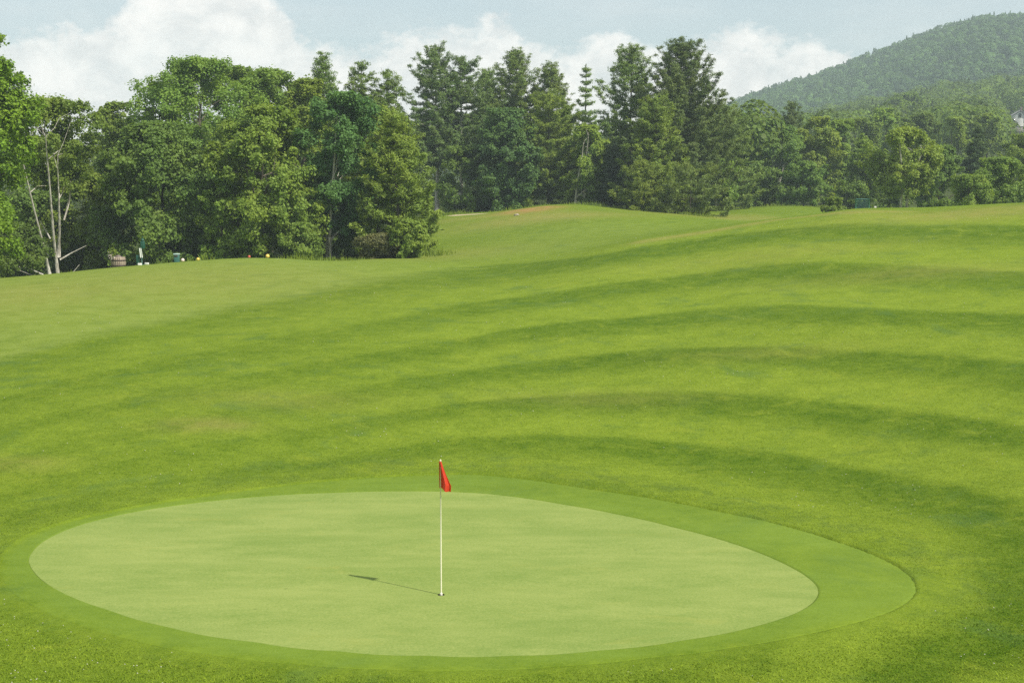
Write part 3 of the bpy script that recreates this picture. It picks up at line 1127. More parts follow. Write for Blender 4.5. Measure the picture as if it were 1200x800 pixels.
TREES = [
    # --- wood behind the tee
    dict(name='maple_tree', kind='broad', px=-44, top=30, hw=78, D=74, leaf='maple_bright', bark='grey', label='bright yellow-green maple cut off by the edge of the view', group=GL, seed=11, n=15000, leaf_=0.24, cb=0.14, lumps=70, lump_r=0.15, low=0.85, top_=0.45),
    dict(name='birch_tree', kind='broad', px=68, top=118, hw=52, D=88, leaf='mid', bark='pale', label='airy tree on bare pale twin trunks with low dead limbs', group=GL, seed=12, n=6500, leaf_=0.23, cb=0.58, lumps=40, lump_r=0.17, low=0.6, top_=0.55, stems_px=[[(62, 326), (60, 290), (55, 240), (51, 190), (50, 165)], [(69, 326), (71, 270), (75, 220), (77, 185), (80, 150)], [(71, 300), (78, 260), (82, 225), (86, 190)]], trunk_r=0.125, limb_show=16, fore=0.36, rz=0.0),
    dict(name='maple_tree', kind='broad', px=40, top=225, hw=50, D=97, leaf='dark', bark='dark', label='low dark tree filling the shade behind the pale twin trunks', group=GL, seed=131, n=6500, cb=0.02, lumps=40, low=0.95),
    dict(name='maple_tree', kind='broad', px=108, top=205, hw=42, D=96, leaf='olive', bark='grey', label='dull olive bushy tree between the pale twin trunks and the dark maple', group=GL, seed=13, n=6500, cb=0.03, lumps=40, low=0.9),
    dict(name='maple_tree', kind='broad', px=192, top=146, hw=66, D=91, leaf='dark', bark='dark', label='broad dark green maple standing behind the barrel and ball washer', group=GL, seed=14, n=15000, cb=0.02, lumps=70, lump_r=0.15, low=0.85, top_=0.5),
    dict(name='oak_tree', kind='broad', px=143, top=121, hw=27, D=112, leaf='mid', bark='dark', label='sparse thin tree with sky gaps seen over the dark maple', group=GL, seed=15, n=2600, cb=0.45, lumps=22, lump_r=0.2),
    dict(name='oak_tree', kind='broad', px=236, top=70, hw=70, D=110, leaf='mid', bark='grey', label='tallest rounded oak of the wood, above the broad dark maple', group=GL, seed=16, n=14000, cb=0.12, lumps=60, lump_r=0.15, top_=0.6),
    dict(name='oak_tree', kind='broad', px=318, top=83, hw=48, D=116, leaf='mid', bark='grey', label='full green tree peeking over the olive tree with bare grey twigs', group=GL, seed=17, n=9000, cb=0.15, lumps=45, top_=0.6),
    dict(name='oak_tree', kind='broad', px=285, top=80, hw=40, D=121, leaf='mid', bark='grey', label='rounded oak crown merging into the tallest oak, set farther back', group=GL, seed=171, n=8000, cb=0.15, lumps=40, top_=0.65),
    dict(name='oak_tree', kind='broad', px=352, top=98, hw=34, D=122, leaf='mid', bark='grey', label='half hidden crown just beside the slim pine top', group=GL, seed=172, n=7000, cb=0.15, lumps=36, top_=0.65),
    dict(name='oak_tree', kind='broad', px=195, top=98, hw=34, D=113, leaf='dark', bark='dark', label='dark oak shoulder between the sparse thin tree and tallest oak', group=GL, seed=173, n=7000, cb=0.2, lumps=36, top_=0.6),
    dict(name='ash_tree', kind='broad', px=313, top=127, hw=58, D=89, leaf='olive', bark='grey', label='olive green rounded tree showing bare grey twigs in its middle', group=GL, seed=18, n=10000, cb=0.04, lumps=52, lump_r=0.16, low=0.8, fill=0.12, limb_show=12, top_=0.55, stems_px=[[(318, 312), (313, 262), (308, 226), (300, 196)], [(312, 250), (322, 216), (332, 198)], [(308, 228), (316, 206), (319, 188)]], trunk_r=0.13, fore=0.42, rz=0.0),
    dict(name='ash_tree', kind='broad', px=262, top=205, hw=22, D=88, leaf='light', bark='grey', label='narrow light green young tree between dark maple and olive tree', group=GL, seed=19, n=3500, cb=0.02, lumps=24, lump_r=0.24),
    dict(name='locust_tree', kind='broad', px=402, top=110, hw=44, D=90, leaf='deep', bark='pale', label='dark blue-green upright tree with a pale bare lower trunk', group=GL, seed=20, n=12000, leaf_=0.22, cb=0.2, lumps=60, lump_r=0.16, low=0.75, stems_px=[[(388, 312), (388, 280), (391, 240), (397, 190), (402, 140)], [(384, 312), (384, 275), (380, 250), (374, 215)]], trunk_r=0.17, top_=0.5, fore=0.2, rz=0.0),
    dict(name='oak_tree', kind='broad', px=362, top=95, hw=36, D=108, leaf='olive', bark='grey', label='olive green tree standing just behind the blue-green upright tree', group=GL, seed=21, n=8000, cb=0.1, lumps=40),
    dict(name='pine_tree', kind='pine', px=384, top=64, hw=24, D=124, leaf='pine', bark='grey', label='slim pine top poking out above the broadleaf crowns', group=GL, seed=22, cb=0.3),
    dict(name='pine_tree', kind='pine', px=425, top=74, hw=30, D=118, leaf='pine', bark='grey', label='ragged pine with upswept boughs beside the slim pine top', group=GL, seed=23, cb=0.25, irregular=0.6, gap=0.35),
    dict(name='pine_tree', kind='pine', px=456, top=82, hw=32, D=119, leaf='pine', bark='grey', label='ragged leaning-branched pine nearest the twin-stemmed pine', group=GL, seed=24, cb=0.2, irregular=0.6, gap=0.35),
    dict(name='poplar_tree', kind='broad', px=442, top=128, hw=36, D=98, leaf='olive', bark='grey', label='light olive tree behind the blue-green upright tree and young pine', group=GL, seed=25, n=8000, cb=0.06, lumps=40),
    dict(name='pine_tree', kind='pine', px=468, top=128, hw=37, D=88, leaf='pine_light', bark='grey', label='yellow-green young pine spreading over the end of the wood', group=GL, seed=26, cb=0.05, whorl=0.6, per=7, dens=2.40, prof=0.62, up=0.12, gap=0.12),
    dict(name='leafy_shrub', kind='broad', px=478, top=258, hw=24, D=83, leaf='light', bark='grey', label='round light green shrub at the corner of the wood', group=GL, seed=27, cat='shrub', n=3800, leaf_=0.17, cb=0.0, lumps=30, lump_r=0.2, low=0.95),
    dict(name='leafy_shrub', kind='broad', px=446, top=275, hw=24, D=84, leaf='brown', bark='grey', label='brownish twiggy shrub beside the light green corner shrub', group=GL, seed=28, cat='shrub', n=2600, leaf_=0.14, cb=0.0, lumps=26, lump_r=0.2, low=0.95),
    dict(name='leafy_shrub', kind='broad', px=352, top=262, hw=26, D=86, leaf='mid', bark='grey', label='mid green shrub at the foot of the olive tree', group=GL, seed=29, cat='shrub', n=3200, leaf_=0.17, cb=0.0, lumps=28, lump_r=0.2, low=0.95),
    dict(name='leafy_shrub', kind='broad', px=418, top=248, hw=24, D=92, leaf='dark', bark='dark', label='dark shrub just beside the pale bare lower trunk', group=GL, seed=291, cat='shrub', n=3200, leaf_=0.17, cb=0.0, lumps=28, lump_r=0.2, low=0.95),
    dict(name='leafy_shrub', kind='broad', px=18, top=262, hw=34, D=82, leaf='dark', bark='dark', label='dark low shrub under the bright yellow-green maple', group=GL, seed=292, cat='shrub', n=4200, leaf_=0.17, cb=0.0, lumps=30, lump_r=0.2, low=0.95),
    dict(name='maple_tree', kind='broad', px=375, top=190, hw=30, D=100, leaf='dark', bark='dark', label='dark tree in the gap between olive tree and blue-green tree', group=GL, seed=293, n=5500, cb=0.02, lumps=30, low=0.95),
    # --- tall pines
    dict(name='pine_tree', kind='pine', px=526, top=54, hw=42, D=150, leaf='pine_dark', bark='pale', label='tall twin-stemmed dark pine with bare pale stems in its middle', group=GP, seed=31, cb=0.3, stems=2, irregular=0.4, up=0.3, gap=0.3),
    dict(name='pine_tree', kind='pine', px=572, top=80, hw=28, D=158, leaf='pine', bark='grey', label='thin pine half hidden between the twin-stemmed pine and the next', group=GP, seed=32, cb=0.2),
    dict(name='pine_tree', kind='pine', px=606, top=60, hw=46, D=152, leaf='pine', bark='grey', label='full pine with a pointed top rising behind the round dark maple', group=GP, seed=33, prof=0.68, gap=0.15),
    dict(name='pine_tree', kind='pine', px=646, top=74, hw=33, D=150, leaf='pine', bark='grey', label='narrow-topped pine behind the yellow-green lower pine', group=GP, seed=34, prof=0.65),
    dict(name='spruce_tree', kind='pine', px=684, top=77, hw=19, D=158, leaf='pine', bark='grey', label='slender see-through conifer standing alone against the sky', group=GP, seed=35, up=0.1, gap=0.42, irregular=0.5, whorl=1.0, prof=0.9),
    dict(name='pine_tree', kind='pine', px=736, top=55, hw=44, D=142, leaf='pine', bark='grey', label='tall ragged pine with a spiky open top', group=GP, seed=36, prof=0.62, irregular=0.45, gap=0.25),
    dict(name='pine_tree', kind='pine', px=797, top=54, hw=47, D=138, leaf='pine_dark', bark='grey', label='tall pine with a dense rounded dark top', group=GP, seed=37, round_top=0.8, gap=0.04, cb=0.1, per=9, whorl=0.6, dens=2.40),
    dict(name='pine_tree', kind='pine', px=768, top=112, hw=32, D=133, leaf='pine_light', bark='grey', label='lower pine with bright tufted boughs between two tallest pines', group=GP, seed=38, prof=0.5, cb=0.05, up=0.1, dens=2.20),
    # --- in front of the pines
    dict(name='maple_tree', kind='broad', px=596, top=128, hw=33, D=138, leaf='deep', bark='dark', label='round dense dark maple in front of the pointed full pine', group=GM, seed=41, n=9000, leaf_=0.30, cb=0.02, lumps=55, lump_r=0.17, low=0.85, top_=0.5),
    dict(name='maple_tree', kind='broad', px=547, top=172, hw=28, D=139, leaf='dark', bark='dark', label='smaller dark leafy tree under the twin-stemmed pine', group=GM, seed=42, n=6000, leaf_=0.30, cb=0.02, lumps=40, low=0.9),
    dict(name='pine_tree', kind='pine', px=642, top=108, hw=42, D=141, leaf='pine_light', bark='grey', label='yellow-green layered pine behind the bare orange mound', group=GM, seed=43, prof=0.5, cb=0.04, up=0.08, dens=2.50, gap=0.12, per=7),
    dict(name='birch_tree', kind='broad', px=686, top=148, hw=23, D=137, leaf='fresh', bark='pale', label='light green birch with thin pale trunks above the mound crest', group=GM, seed=44, n=4000, leaf_=0.27, cb=0.22, lumps=34, stems_px=[[(673, 246), (675, 215), (680, 190), (682, 165)], [(684, 246), (684, 210), (686, 180), (688, 155)]], trunk_r=0.15, fore=0.3, low=0.75, rz=0.0),
    dict(name='spruce_tree', kind='pine', px=716, top=166, hw=18, D=136, leaf='spruce', bark='dark', label='small near-black spruce between birch and spiky pine', group=GM, seed=45, up=-0.1, cb=0.02, whorl=0.5, per=8, dens=3.00, prof=0.8, gap=0.08),
    dict(name='pine_tree', kind='pine', px=752, top=190, hw=24, D=126, leaf='pine_light', bark='grey', label='short bright pine with tufted lower boughs at the slope foot', group=GM, seed=46, prof=0.45, cb=0.03, up=0.08, dens=2.40),
    dict(name='pine_tree', kind='pine', px=808, top=195, hw=34, D=123, leaf='pine', bark='grey', label='low spreading pine at the end of the fairway slope', group=GM, seed=47, prof=0.4, cb=0.03, up=0.1, dens=2.40, per=7),
    dict(name='leafy_shrub', kind='broad', px=700, top=222, hw=16, D=137, leaf='mid', bark='grey', label='little green shrub at the foot of the birch', group=GM, seed=48, cat='shrub', n=1500, leaf_=0.2, cb=0.0, lumps=18, lump_r=0.22, low=0.95),
    dict(name='leafy_shrub', kind='broad', px=606, top=247.5, hw=5, D=128.5, leaf='dark', bark='dark', label='tiny dark bush on the grass below the orange mound', group=GM, seed=49, cat='shrub', n=500, leaf_=0.10, cb=0.0, lumps=12, lump_r=0.25, low=0.95),
    # --- wood beyond the ridge
    dict(name='pine_tree', kind='pine', px=846, top=122, hw=30, D=150, leaf='pine', bark='grey', label='soft-outlined pine sloping down beside the dense rounded pine', group=GR, seed=51, prof=0.45, cb=0.03, up=0.12, dens=2.20),
    dict(name='maple_tree', kind='broad', px=832, top=185, hw=26, D=148, leaf='mid', bark='pale', label='mid green tree showing a short pale trunk at the field edge', group=GR, seed=511, n=5000, leaf_=0.28, cb=0.20, lumps=36, low=0.9, stems_px=[[(837, 256), (837, 232), (835, 210)]], trunk_r=0.24, fore=0.25, rz=0.0),
    dict(name='maple_tree', kind='broad', px=876, top=134, hw=27, D=172, leaf='mid', bark='grey', label='green tree where the wood meets the mountain foot', group=GR, seed=52, n=6000, leaf_=0.30, cb=0.04, lumps=40, low=0.85),
    dict(name='oak_tree', kind='broad', px=906, top=142, hw=30, D=166, leaf='dark', bark='pale', label='dark tree with a forked pale trunk showing in its middle', group=GR, seed=53, n=5200, leaf_=0.30, cb=0.08, lumps=36, fill=0.1, limb_show=10, stems_px=[[(905, 250), (906, 225), (902, 206), (897, 190)], [(906, 228), (911, 208), (914, 194)]], trunk_r=0.30, fore=0.3, rz=0.0),
    dict(name='pine_tree', kind='pine', px=926, top=120, hw=19, D=182, leaf='pine_dark', bark='grey', label='pointed pine topping the wood below the mountain slope', group=GR, seed=54, prof=0.6),
    dict(name='maple_tree', kind='broad', px=955, top=138, hw=26, D=172, leaf='fresh', bark='pale', label='light green tree beside the pointed pine, pale trunk below', group=GR, seed=55, n=5500, leaf_=0.30, cb=0.1, lumps=36),
    dict(name='maple_tree', kind='broad', px=985, top=142, hw=26, D=176, leaf='mid', bark='grey', label='mid green tree behind the green metal frame', group=GR, seed=56, n=5500, leaf_=0.30, cb=0.03, lumps=38, low=0.9),
    dict(name='maple_tree', kind='broad', px=940, top=190, hw=24, D=158, leaf='dark', bark='dark', label='low dark tree at the end of the raised grass bank', group=GR, seed=57, n=4500, leaf_=0.28, cb=0.02, lumps=32, low=0.95),
    dict(name='maple_tree', kind='broad', px=880, top=190, hw=26, D=160, leaf='dark', bark='dark', label='low dark tree directly behind the raised grass bank', group=GR, seed=571, n=4500, leaf_=0.28, cb=0.02, lumps=32, low=0.95),
    dict(name='leafy_shrub', kind='broad', px=975, top=232, hw=14, D=118, leaf='mid', bark='grey', label='small shrub beside the green metal frame', group=GR, seed=58, cat='shrub', n=1800, leaf_=0.17, cb=0.0, lumps=20, lump_r=0.22, low=0.95),
    dict(name='maple_tree', kind='broad', px=1012, top=165, hw=26, D=160, leaf='mid', bark='dark', label='mid green tree just beside the twin-trunked light tree', group=GR, seed=59, n=5000, leaf_=0.28, cb=0.02, lumps=34, low=0.95),
    dict(name='birch_tree', kind='broad', px=1056, top=152, hw=35, D=128, leaf='fresh', bark='pale', label='light green tree on two short pale trunks', group=GR, seed=60, n=7000, leaf_=0.26, cb=0.3, lumps=46, stems_px=[[(1051, 252), (1051, 225), (1047, 195), (1042, 170)], [(1059, 252), (1060, 225), (1066, 195), (1072, 172)]], trunk_r=0.19, fore=0.3, low=0.7, top_=0.5, rz=0.0),
    dict(name='maple_tree', kind='broad', px=1100, top=172, hw=28, D=140, leaf='dark', bark='dark', label='dark green rounded tree next to the twin-trunked light tree', group=GR, seed=61, n=6000, leaf_=0.28, cb=0.03, lumps=40, low=0.9),
    dict(name='spruce_tree', kind='pine', px=1142, top=149, hw=23, D=150, leaf='spruce', bark='dark', label='dark pointed spruce behind the round light bushes', group=GR, seed=62, up=-0.05, cb=0.03, whorl=0.55, per=8, dens=2.80, prof=0.8, gap=0.1),
    dict(name='willow_tree', kind='broad', px=1166, top=186, hw=32, D=122, leaf='mid', bark='grey', label='round soft green bushy tree on the grass ridge', group=GR, seed=63, n=8000, leaf_=0.22, cb=0.0, lumps=50, low=0.95, top_=0.45),
    dict(name='leafy_shrub', kind='broad', px=1133, top=206, hw=22, D=118, leaf='light', bark='grey', label='lower light green bush in front of the dark pointed spruce', group=GR, seed=64, cat='shrub', n=3800, leaf_=0.19, cb=0.0, lumps=32, lump_r=0.2, low=0.95),
    dict(name='maple_tree', kind='broad', px=1196, top=158, hw=28, D=160, leaf='olive', bark='grey', label='olive green tree below the white house', group=GR, seed=65, n=5500, leaf_=0.28, cb=0.03, lumps=38, low=0.9),
    dict(name='maple_tree', kind='broad', px=1040, top=205, hw=22, D=150, leaf='dark', bark='dark', label='low dark tree in the shade behind the two short pale trunks', group=GR, seed=66, n=3500, leaf_=0.28, cb=0.0, lumps=28, low=0.95),
    dict(name='maple_tree', kind='broad', px=1078, top=195, hw=24, D=152, leaf='dark', bark='dark', label='low dark tree between twin-trunked tree and dark rounded tree', group=GR, seed=67, n=3500, leaf_=0.28, cb=0.0, lumps=28, low=0.95),
    # second tier on rising ground
    dict(name='oak_tree', kind='broad', px=1002, top=140, hw=26, D=215, leaf='mid', bark='grey', label='rounded tree rising just above the tree behind the metal frame', group=GR, seed=70, n=4500, leaf_=0.36, cb=0.04, lumps=34, low=0.9),
    dict(name='oak_tree', kind='broad', px=1034, top=128, hw=24, D=230, leaf='light', bark='grey', label='bright green rounded tree above the twin-trunked tree', group=GR, seed=71, n=4500, leaf_=0.36, cb=0.04, lumps=34, low=0.9),
    dict(name='oak_tree', kind='broad', px=1075, top=134, hw=26, D=225, leaf='dark', bark='grey', label='darker rounded tree beside the bright one above the twin-trunked tree', group=GR, seed=72, n=4500, leaf_=0.36, cb=0.04, lumps=34, low=0.9),
    dict(name='oak_tree', kind='broad', px=1112, top=138, hw=25, D=220, leaf='olive', bark='grey', label='olive rounded tree just behind the tip of the dark spruce', group=GR, seed=73, n=4500, leaf_=0.36, cb=0.04, lumps=34, low=0.9),
    dict(name='oak_tree', kind='broad', px=1152, top=134, hw=20, D=235, leaf='light', bark='grey', label='light green tree between the dark spruce and the white house', group=GR, seed=74, n=4500, leaf_=0.36, cb=0.04, lumps=34, low=0.9),
    dict(name='oak_tree', kind='broad', px=968, top=150, hw=22, D=210, leaf='dark', bark='grey', label='dark crown filling the gap past the light tree with pale trunk', group=GR, seed=75, n=4000, leaf_=0.36, cb=0.04, lumps=30, low=0.9),
    dict(name='oak_tree', kind='broad', px=1180, top=112, hw=26, D=500, leaf='maple_bright', bark='grey', label='vivid green tree on the hillside just above the white house', group=GR, seed=76, n=4500, leaf_=0.65, cb=0.04, lumps=34, low=0.9),
    dict(name='oak_tree', kind='broad', px=1060, top=110, hw=22, D=420, leaf='maple_bright', bark='grey', label='vivid rounded green tree alone on the lower hillside', group=GR, seed=77, n=4000, leaf_=0.6, cb=0.04, lumps=30, low=0.9),
]


def build_trees():
    for spec in TREES:
        s = dict(spec)
        if 'leaf_' in s:
            s['_lf'] = s.pop('leaf_')
        tp = s.pop('top_', None)
        kw = {k: s.pop(k) for k in list(s) if k not in ('name', 'kind', 'px', 'top', 'hw', 'D', 'leaf', 'bark', 'label', 'group', 'seed', 'cat', 'rz', '_lf')}
        lf = s.pop('_lf', None)
        px, top, hw, D = s['px'], s['top'], s['hw'], s['D']
        if s['kind'] == 'pine':
            hw = s['hw'] = hw * (1.1 if s['leaf'] == 'spruce' else 1.45)
        elif s.get('cat') != 'shrub':
            hw = s['hw'] = hw * 1.10
        # renamed keys clash with placement arguments, so build here
        x = ray(px, 300)[0] * D
        z0 = hgt1(x, D) - 0.05
        h = max(0.4, CAMZ + ray(px, top)[2] * D - z0)
        w = 2 * hw / F * D
        if s['kind'] == 'broad':
            if lf:
                kw['leaf'] = lf
            if tp:
                kw['top'] = tp
            if 'stems_px' in kw:
                sp = D / F
                base_y = 400 - F * (z0 - CAMZ) / D * CP * 1.0 if False else HZ + (CAMZ - z0) / sp
                kw['stem_paths'] = [[((a - px) * sp, 0.35 * ((i * 7) % 3 - 1) - kw.get('fore', 0.0) * (base_y - b) * sp, (base_y - b) * sp) for a, b in ln] for i, ln in enumerate(kw.pop('stems_px'))]
            kw.pop('fore', None)
            kw['leaf'] = kw.get('leaf', 0.26) * LEAF_SCALE
            kw['lumps'] = int(kw.get('lumps', 46) * 1.25)
            kw['lump_r'] = kw.get('lump_r', 0.17) * 0.86
            kw['n'] = int(kw.get('n', 9000) * LEAF_COUNT)
            mb, V, Fc = broadleaf(h, w, s['seed'], **kw)
        else:
            k2 = dict(PINE_KW)
            k2.update(kw)
            mb, V, Fc = conifer(h, w, s['seed'], **k2)
        rz = s.get('rz')
        root = empty(s['name'], (x, D, z0), random.Random(s['seed']).uniform(0, 6.28) if rz is None else rz)
        tag(root, s['label'], s.get('cat', 'tree'), s['group'])
        mb.build('trunk', BARK[s['bark']], root, True)
        link('crown', np_mesh('crown', V, Fc), LEAF[s['leaf']], root)
        TREEOBJ[s['label']] = (root, h, w)


TREEOBJ = {}
LEAF_SCALE, LEAF_COUNT = 0.40, 6.0
build_trees()


def build_dead_limbs():
    # bare low limbs of the pale twin-trunked tree
    root, h, w = TREEOBJ['airy tree on bare pale twin trunks with low dead limbs']
    r = np.random.default_rng(5)
    s = 88 / F
    def P(px, py):
        return np.array([(px - 68) * s, r.uniform(-0.3, 0.3), (320 - py) * s])
    for pts, r0 in [([(60, 314), (48, 304), (32, 296), (8, 293)], 0.09), ([(60, 282), (50, 276), (42, 272)], 0.05), ([(72, 286), (86, 278), (100, 270)], 0.06), ([(70, 316), (82, 306), (93, 292)], 0.07), ([(58, 262), (52, 250), (46, 240)], 0.05), ([(50, 318), (44, 314), (37, 309)], 0.05), ([(78, 240), (83, 220), (86, 205)], 0.06)]:
        p = np.array([P(*q) for q in pts])
        MB().tube(p, np.linspace(r0, r0 * 0.3, len(p)), 6).build('dead_limb', BARK['pale'], root, True)


build_dead_limbs()


def forest(name, pts, hs, ws, mat, seed, conif, leaf, per=70):
    """far wood that reads as one mass"""
    r = np.random.default_rng(seed)
    n = len(pts)
    d = r.normal(size=(n, per, 3))
    d[:, :, 2] = np.abs(d[:, :, 2]) * 1.1 - 0.25
    d /= np.linalg.norm(d, axis=2)[:, :, None]
    t = np.clip(d[:, :, 2] * 0.5 + 0.5, 0, 1)
    con = conif[:, None]
    tt = r.random((n, per))
    rr = np.where(con, (1 - tt) ** 0.8, 1.0)
    zz = np.where(con, tt, 0.55 + 0.42 * d[:, :, 2])
    rad = r.uniform(0.75, 1.08, (n, per)) * rr
    x = d[:, :, 0] * ws[:, None] / 2 * rad
    y = d[:, :, 1] * ws[:, None] / 2 * rad
    pos = pts[:, None, :] + np.stack([x, y, zz * hs[:, None]], -1)
    nr = d + r.normal(size=d.shape) * 0.4 + np.array([0, 0, 0.3])
    size = leaf * r.uniform(0.6, 1.25, (n, per)) * np.where(con, 0.75, 1.0)
    V = quads_leaf(pos.reshape(-1, 3), nr.reshape(-1, 3), size.ravel(), r, 0.8)
    me = np_mesh(name, V, qfaces(n * per))
    stand = np.sin(pts[:, 0] / 41.0 + 1.1) * np.sin(pts[:, 2] / 17.0 + pts[:, 0] / 90.0) + 0.6 * np.sin(pts[:, 0] / 17.0 - pts[:, 1] / 23.0)
    tv = np.clip(r.normal(0.5, 0.24, n) + 0.17 * stand, 0, 1) * np.where(conif, 0.55, 1.0)
    set_attrs(me, {'tint': np.repeat(tv, per * 4)})
    o = link(name, me, mat)
    return tag(o, kind='stuff')


def build_forests():
    r = np.random.default_rng(99)
    n = 7500
    y = np.sqrt(r.uniform(M_D0 ** 2, (M_D1 + 90) ** 2, n))
    u = r.uniform(-0.05, 0.47, n)
    x = u * y
    z = mtn_z(x, y) - 0.5
    conif = r.random(n) < 0.35
    forest('mountain_forest', np.stack([x, y, z], -1), r.uniform(4.5, 7.5, n) * np.where(conif, 1.12, 1.0), r.uniform(4.2, 7, n) * np.where(conif, 0.7, 1.0), LEAF['forest'], 4, conif, 0.62, 100)
    # lower wooded rise behind the wood edge
    n = 900
    y = np.sqrt(r.uniform(250 ** 2, 600 ** 2, n))
    px = r.uniform(800, 1330, n)
    x = (px - 600) / F * y
    z = hgt(x, y) - 0.3
    # keep the house lot clear
    keep = ~((np.abs(px - 1190) < 32) & (y < 425))
    x, y, z = x[keep], y[keep], z[keep]
    n = len(x)
    conif = r.random(n) < 0.25
    forest('hillside_woods', np.stack([x, y, z], -1), r.uniform(9, 14, n), r.uniform(7, 11, n) * np.where(conif, 0.6, 1.0), leaf_mat('hillside leaf', (0.125, 0.200, 0.046), var=0.5, tint=True), 6, conif, 0.42, 420)
    # depth of the wood behind the tee and pines
    n = 160
    px = r.uniform(-200, 900, n)
    y = r.uniform(165, 240, n)
    x = (px - 600) / F * y
    z = hgt(x, y) - 0.3
    conif = r.random(n) < 0.4
    forest('back_woods', np.stack([x, y, z], -1), r.uniform(9, 14, n), r.uniform(7, 10, n) * np.where(conif, 0.7, 1.0), leaf_mat('back wood leaf', (0.11, 0.18, 0.04), tint=True), 8, conif, 0.3, 700)


build_forests()


def build_long_grass():
    r = np.random.default_rng(21)
    lines = [[(-34, 77), (-20, 79), (-12, 80), (-7.5, 81)], [(-7.2, 127), (0, 131), (6, 132), (12, 126), (17, 118)], [(20, 150), (30, 153), (34, 151)], [(27, 100), (35, 96), (44, 93)], [(-4.5, 84), (-6.2, 92), (-6.8, 104), (-7, 120)]]
    V = []
    for ln in lines:
        ln = np.array(ln, float)
        seg = np.hypot(*(ln[1:] - ln[:-1]).T)
        n = int(seg.sum() * 85)
        t = r.uniform(0, 1, n) * seg.sum()
        cum = np.concatenate([[0], np.cumsum(seg)])
        x = np.interp(t, cum, ln[:, 0]) + r.normal(0, 0.45, n)
        y = np.interp(t, cum, ln[:, 1]) + r.normal(0, 0.7, n)
        z = hgt(x, y)
        patch = np.clip(0.55 + 0.45 * np.sin(t * 0.9) + 0.3 * np.sin(t * 2.3 + 1), 0.12, 1.2)
        h = r.uniform(0.15, 0.5, n) * patch
        th = r.uniform(0, 6.28, n)
        w = r.uniform(0.02, 0.045, n)
        b = np.stack([x, y, z], -1)
        e = np.stack([np.cos(th) * w, np.sin(th) * w, 0 * w], -1)
        tip = b + np.stack([r.normal(0, 0.25, n) * h, r.normal(0, 0.25, n) * h, h], -1)
        V.append(np.stack([b - e, b + e, tip], 1).reshape(-1, 3))
    V = np.concatenate(V)
    o = link('long_grass', np_mesh('long_grass', V, np.arange(len(V)).reshape(-1, 3)), leaf_mat('long grass blade', (0.17, 0.24, 0.035)))
    tag(o, kind='stuff')


build_long_grass()


# ------------------------------------------------------------------ golf flag and cup
M_pole = plain('flagstick enamel', (0.80, 0.76, 0.58), 0.35, 0.5, var=0.08)
M_cup = plain('cup plastic', (0.62, 0.62, 0.58), 0.4, 0.4)
M_soil = plain('cup soil', (0.05, 0.04, 0.025), 0.9)


def flag_mat():
    m, T, out = new_mat('red flag cloth')
    tc = T.add('ShaderNodeTexCoord')
    n = T.noise(tc.outputs['Object'], 14.0, 3.0, 0.5)
    col = T.mix(n, (0.56, 0.034, 0.014), (0.68, 0.060, 0.022))
    p = T.add('ShaderNodeBsdfPrincipled')
    T.put(p.inputs['Base Color'], col)
    p.inputs['Roughness'].default_value = 0.55
    tr = T.add('ShaderNodeBsdfTranslucent')
    tr.inputs['Color'].default_value = (0.85, 0.12, 0.02, 1)
    mx = T.add('ShaderNodeMixShader')
    mx.inputs[0].default_value = 0.3
    T.l.new(p.outputs[0], mx.inputs[1])
    T.l.new(tr.outputs[0], mx.inputs[2])
    T.l.new(mx.outputs[0], out.inputs['Surface'])
    return m


def build_flag():
    root = empty('golf_flag', (HOLE_X, HOLE_D, 0.0))
    tag(root, 'limp red golf flag on a thin white pole standing in the green', 'golf flag')
    mb = MB()
    mb.tube([(0, 0, -0.10), (0, 0, 0.02), (0, 0, 1.0), (0, 0, 2.12)], [0.0115, 0.0115, 0.0105, 0.010], 14)
    mb.build('pole', M_pole, root, True)
    MB().lathe([(0.0, 2.15), (0.010, 2.147), (0.015, 2.135), (0.014, 2.12), (0.011, 2.112)], 14).build('pole_cap', plain('pole cap', (0.8, 0.75, 0.55), 0.4), root, True)
    MB().lathe([(0.0, 0.035), (0.016, 0.035), (0.022, 0.02), (0.022, -0.04), (0.0, -0.04)], 14).build('ferrule', plain('ferrule', (0.75, 0.72, 0.6), 0.4), root, True)
    # hanging cloth: gathered at the top, falling in folds towards its lower fly corner
    nu, nv = 40, 40
    V = []
    for j in range(nv):
        v = j / (nv - 1)
        wid = float(np.interp(v, [0, 0.2, 0.4, 0.6, 0.8, 1.0], [0.034, 0.062, 0.098, 0.142, 0.185, 0.185]))
        for i in range(nu):
            u = i / (nu - 1)
            x = -0.020 + wid * u - 0.03 * u * max(0, v - 0.82)
            yv = -0.016 + (0.030 + 0.035 * v) * math.sin(u * 8.6 - 0.9 + 1.3 * v) - 0.02 * u
            z = 2.12 - 0.425 * v - (0.075 * u ** 1.4) * v ** 1.5 + 0.012 * math.sin(u * 8 + v * 6) * u * v
            V.append((x, yv, z))
    i = np.arange(nv - 1)[:, None] * nu
    j = np.arange(nu - 1)[None, :]
    f = np.stack([i + j, i + j + 1, i + nu + j + 1, i + nu + j], -1).reshape(-1, 4)
    link('flag', np_mesh('flag', V, f, True), flag_mat(), root)
    cup = empty('golf_hole', (HOLE_X, HOLE_D, 0.0))
    tag(cup, 'round hole cut in the green at the foot of the flag pole', 'golf hole')
    MB().lathe([(0.0535, -0.025), (0.0535, -0.12), (0.0, -0.12)], 32).build('liner', M_cup, cup, True)
    MB().lathe([(0.0545, 0.002), (0.0545, -0.024), (0.0535, -0.026)], 32).build('soil_rim', M_soil, cup, True)


build_flag()


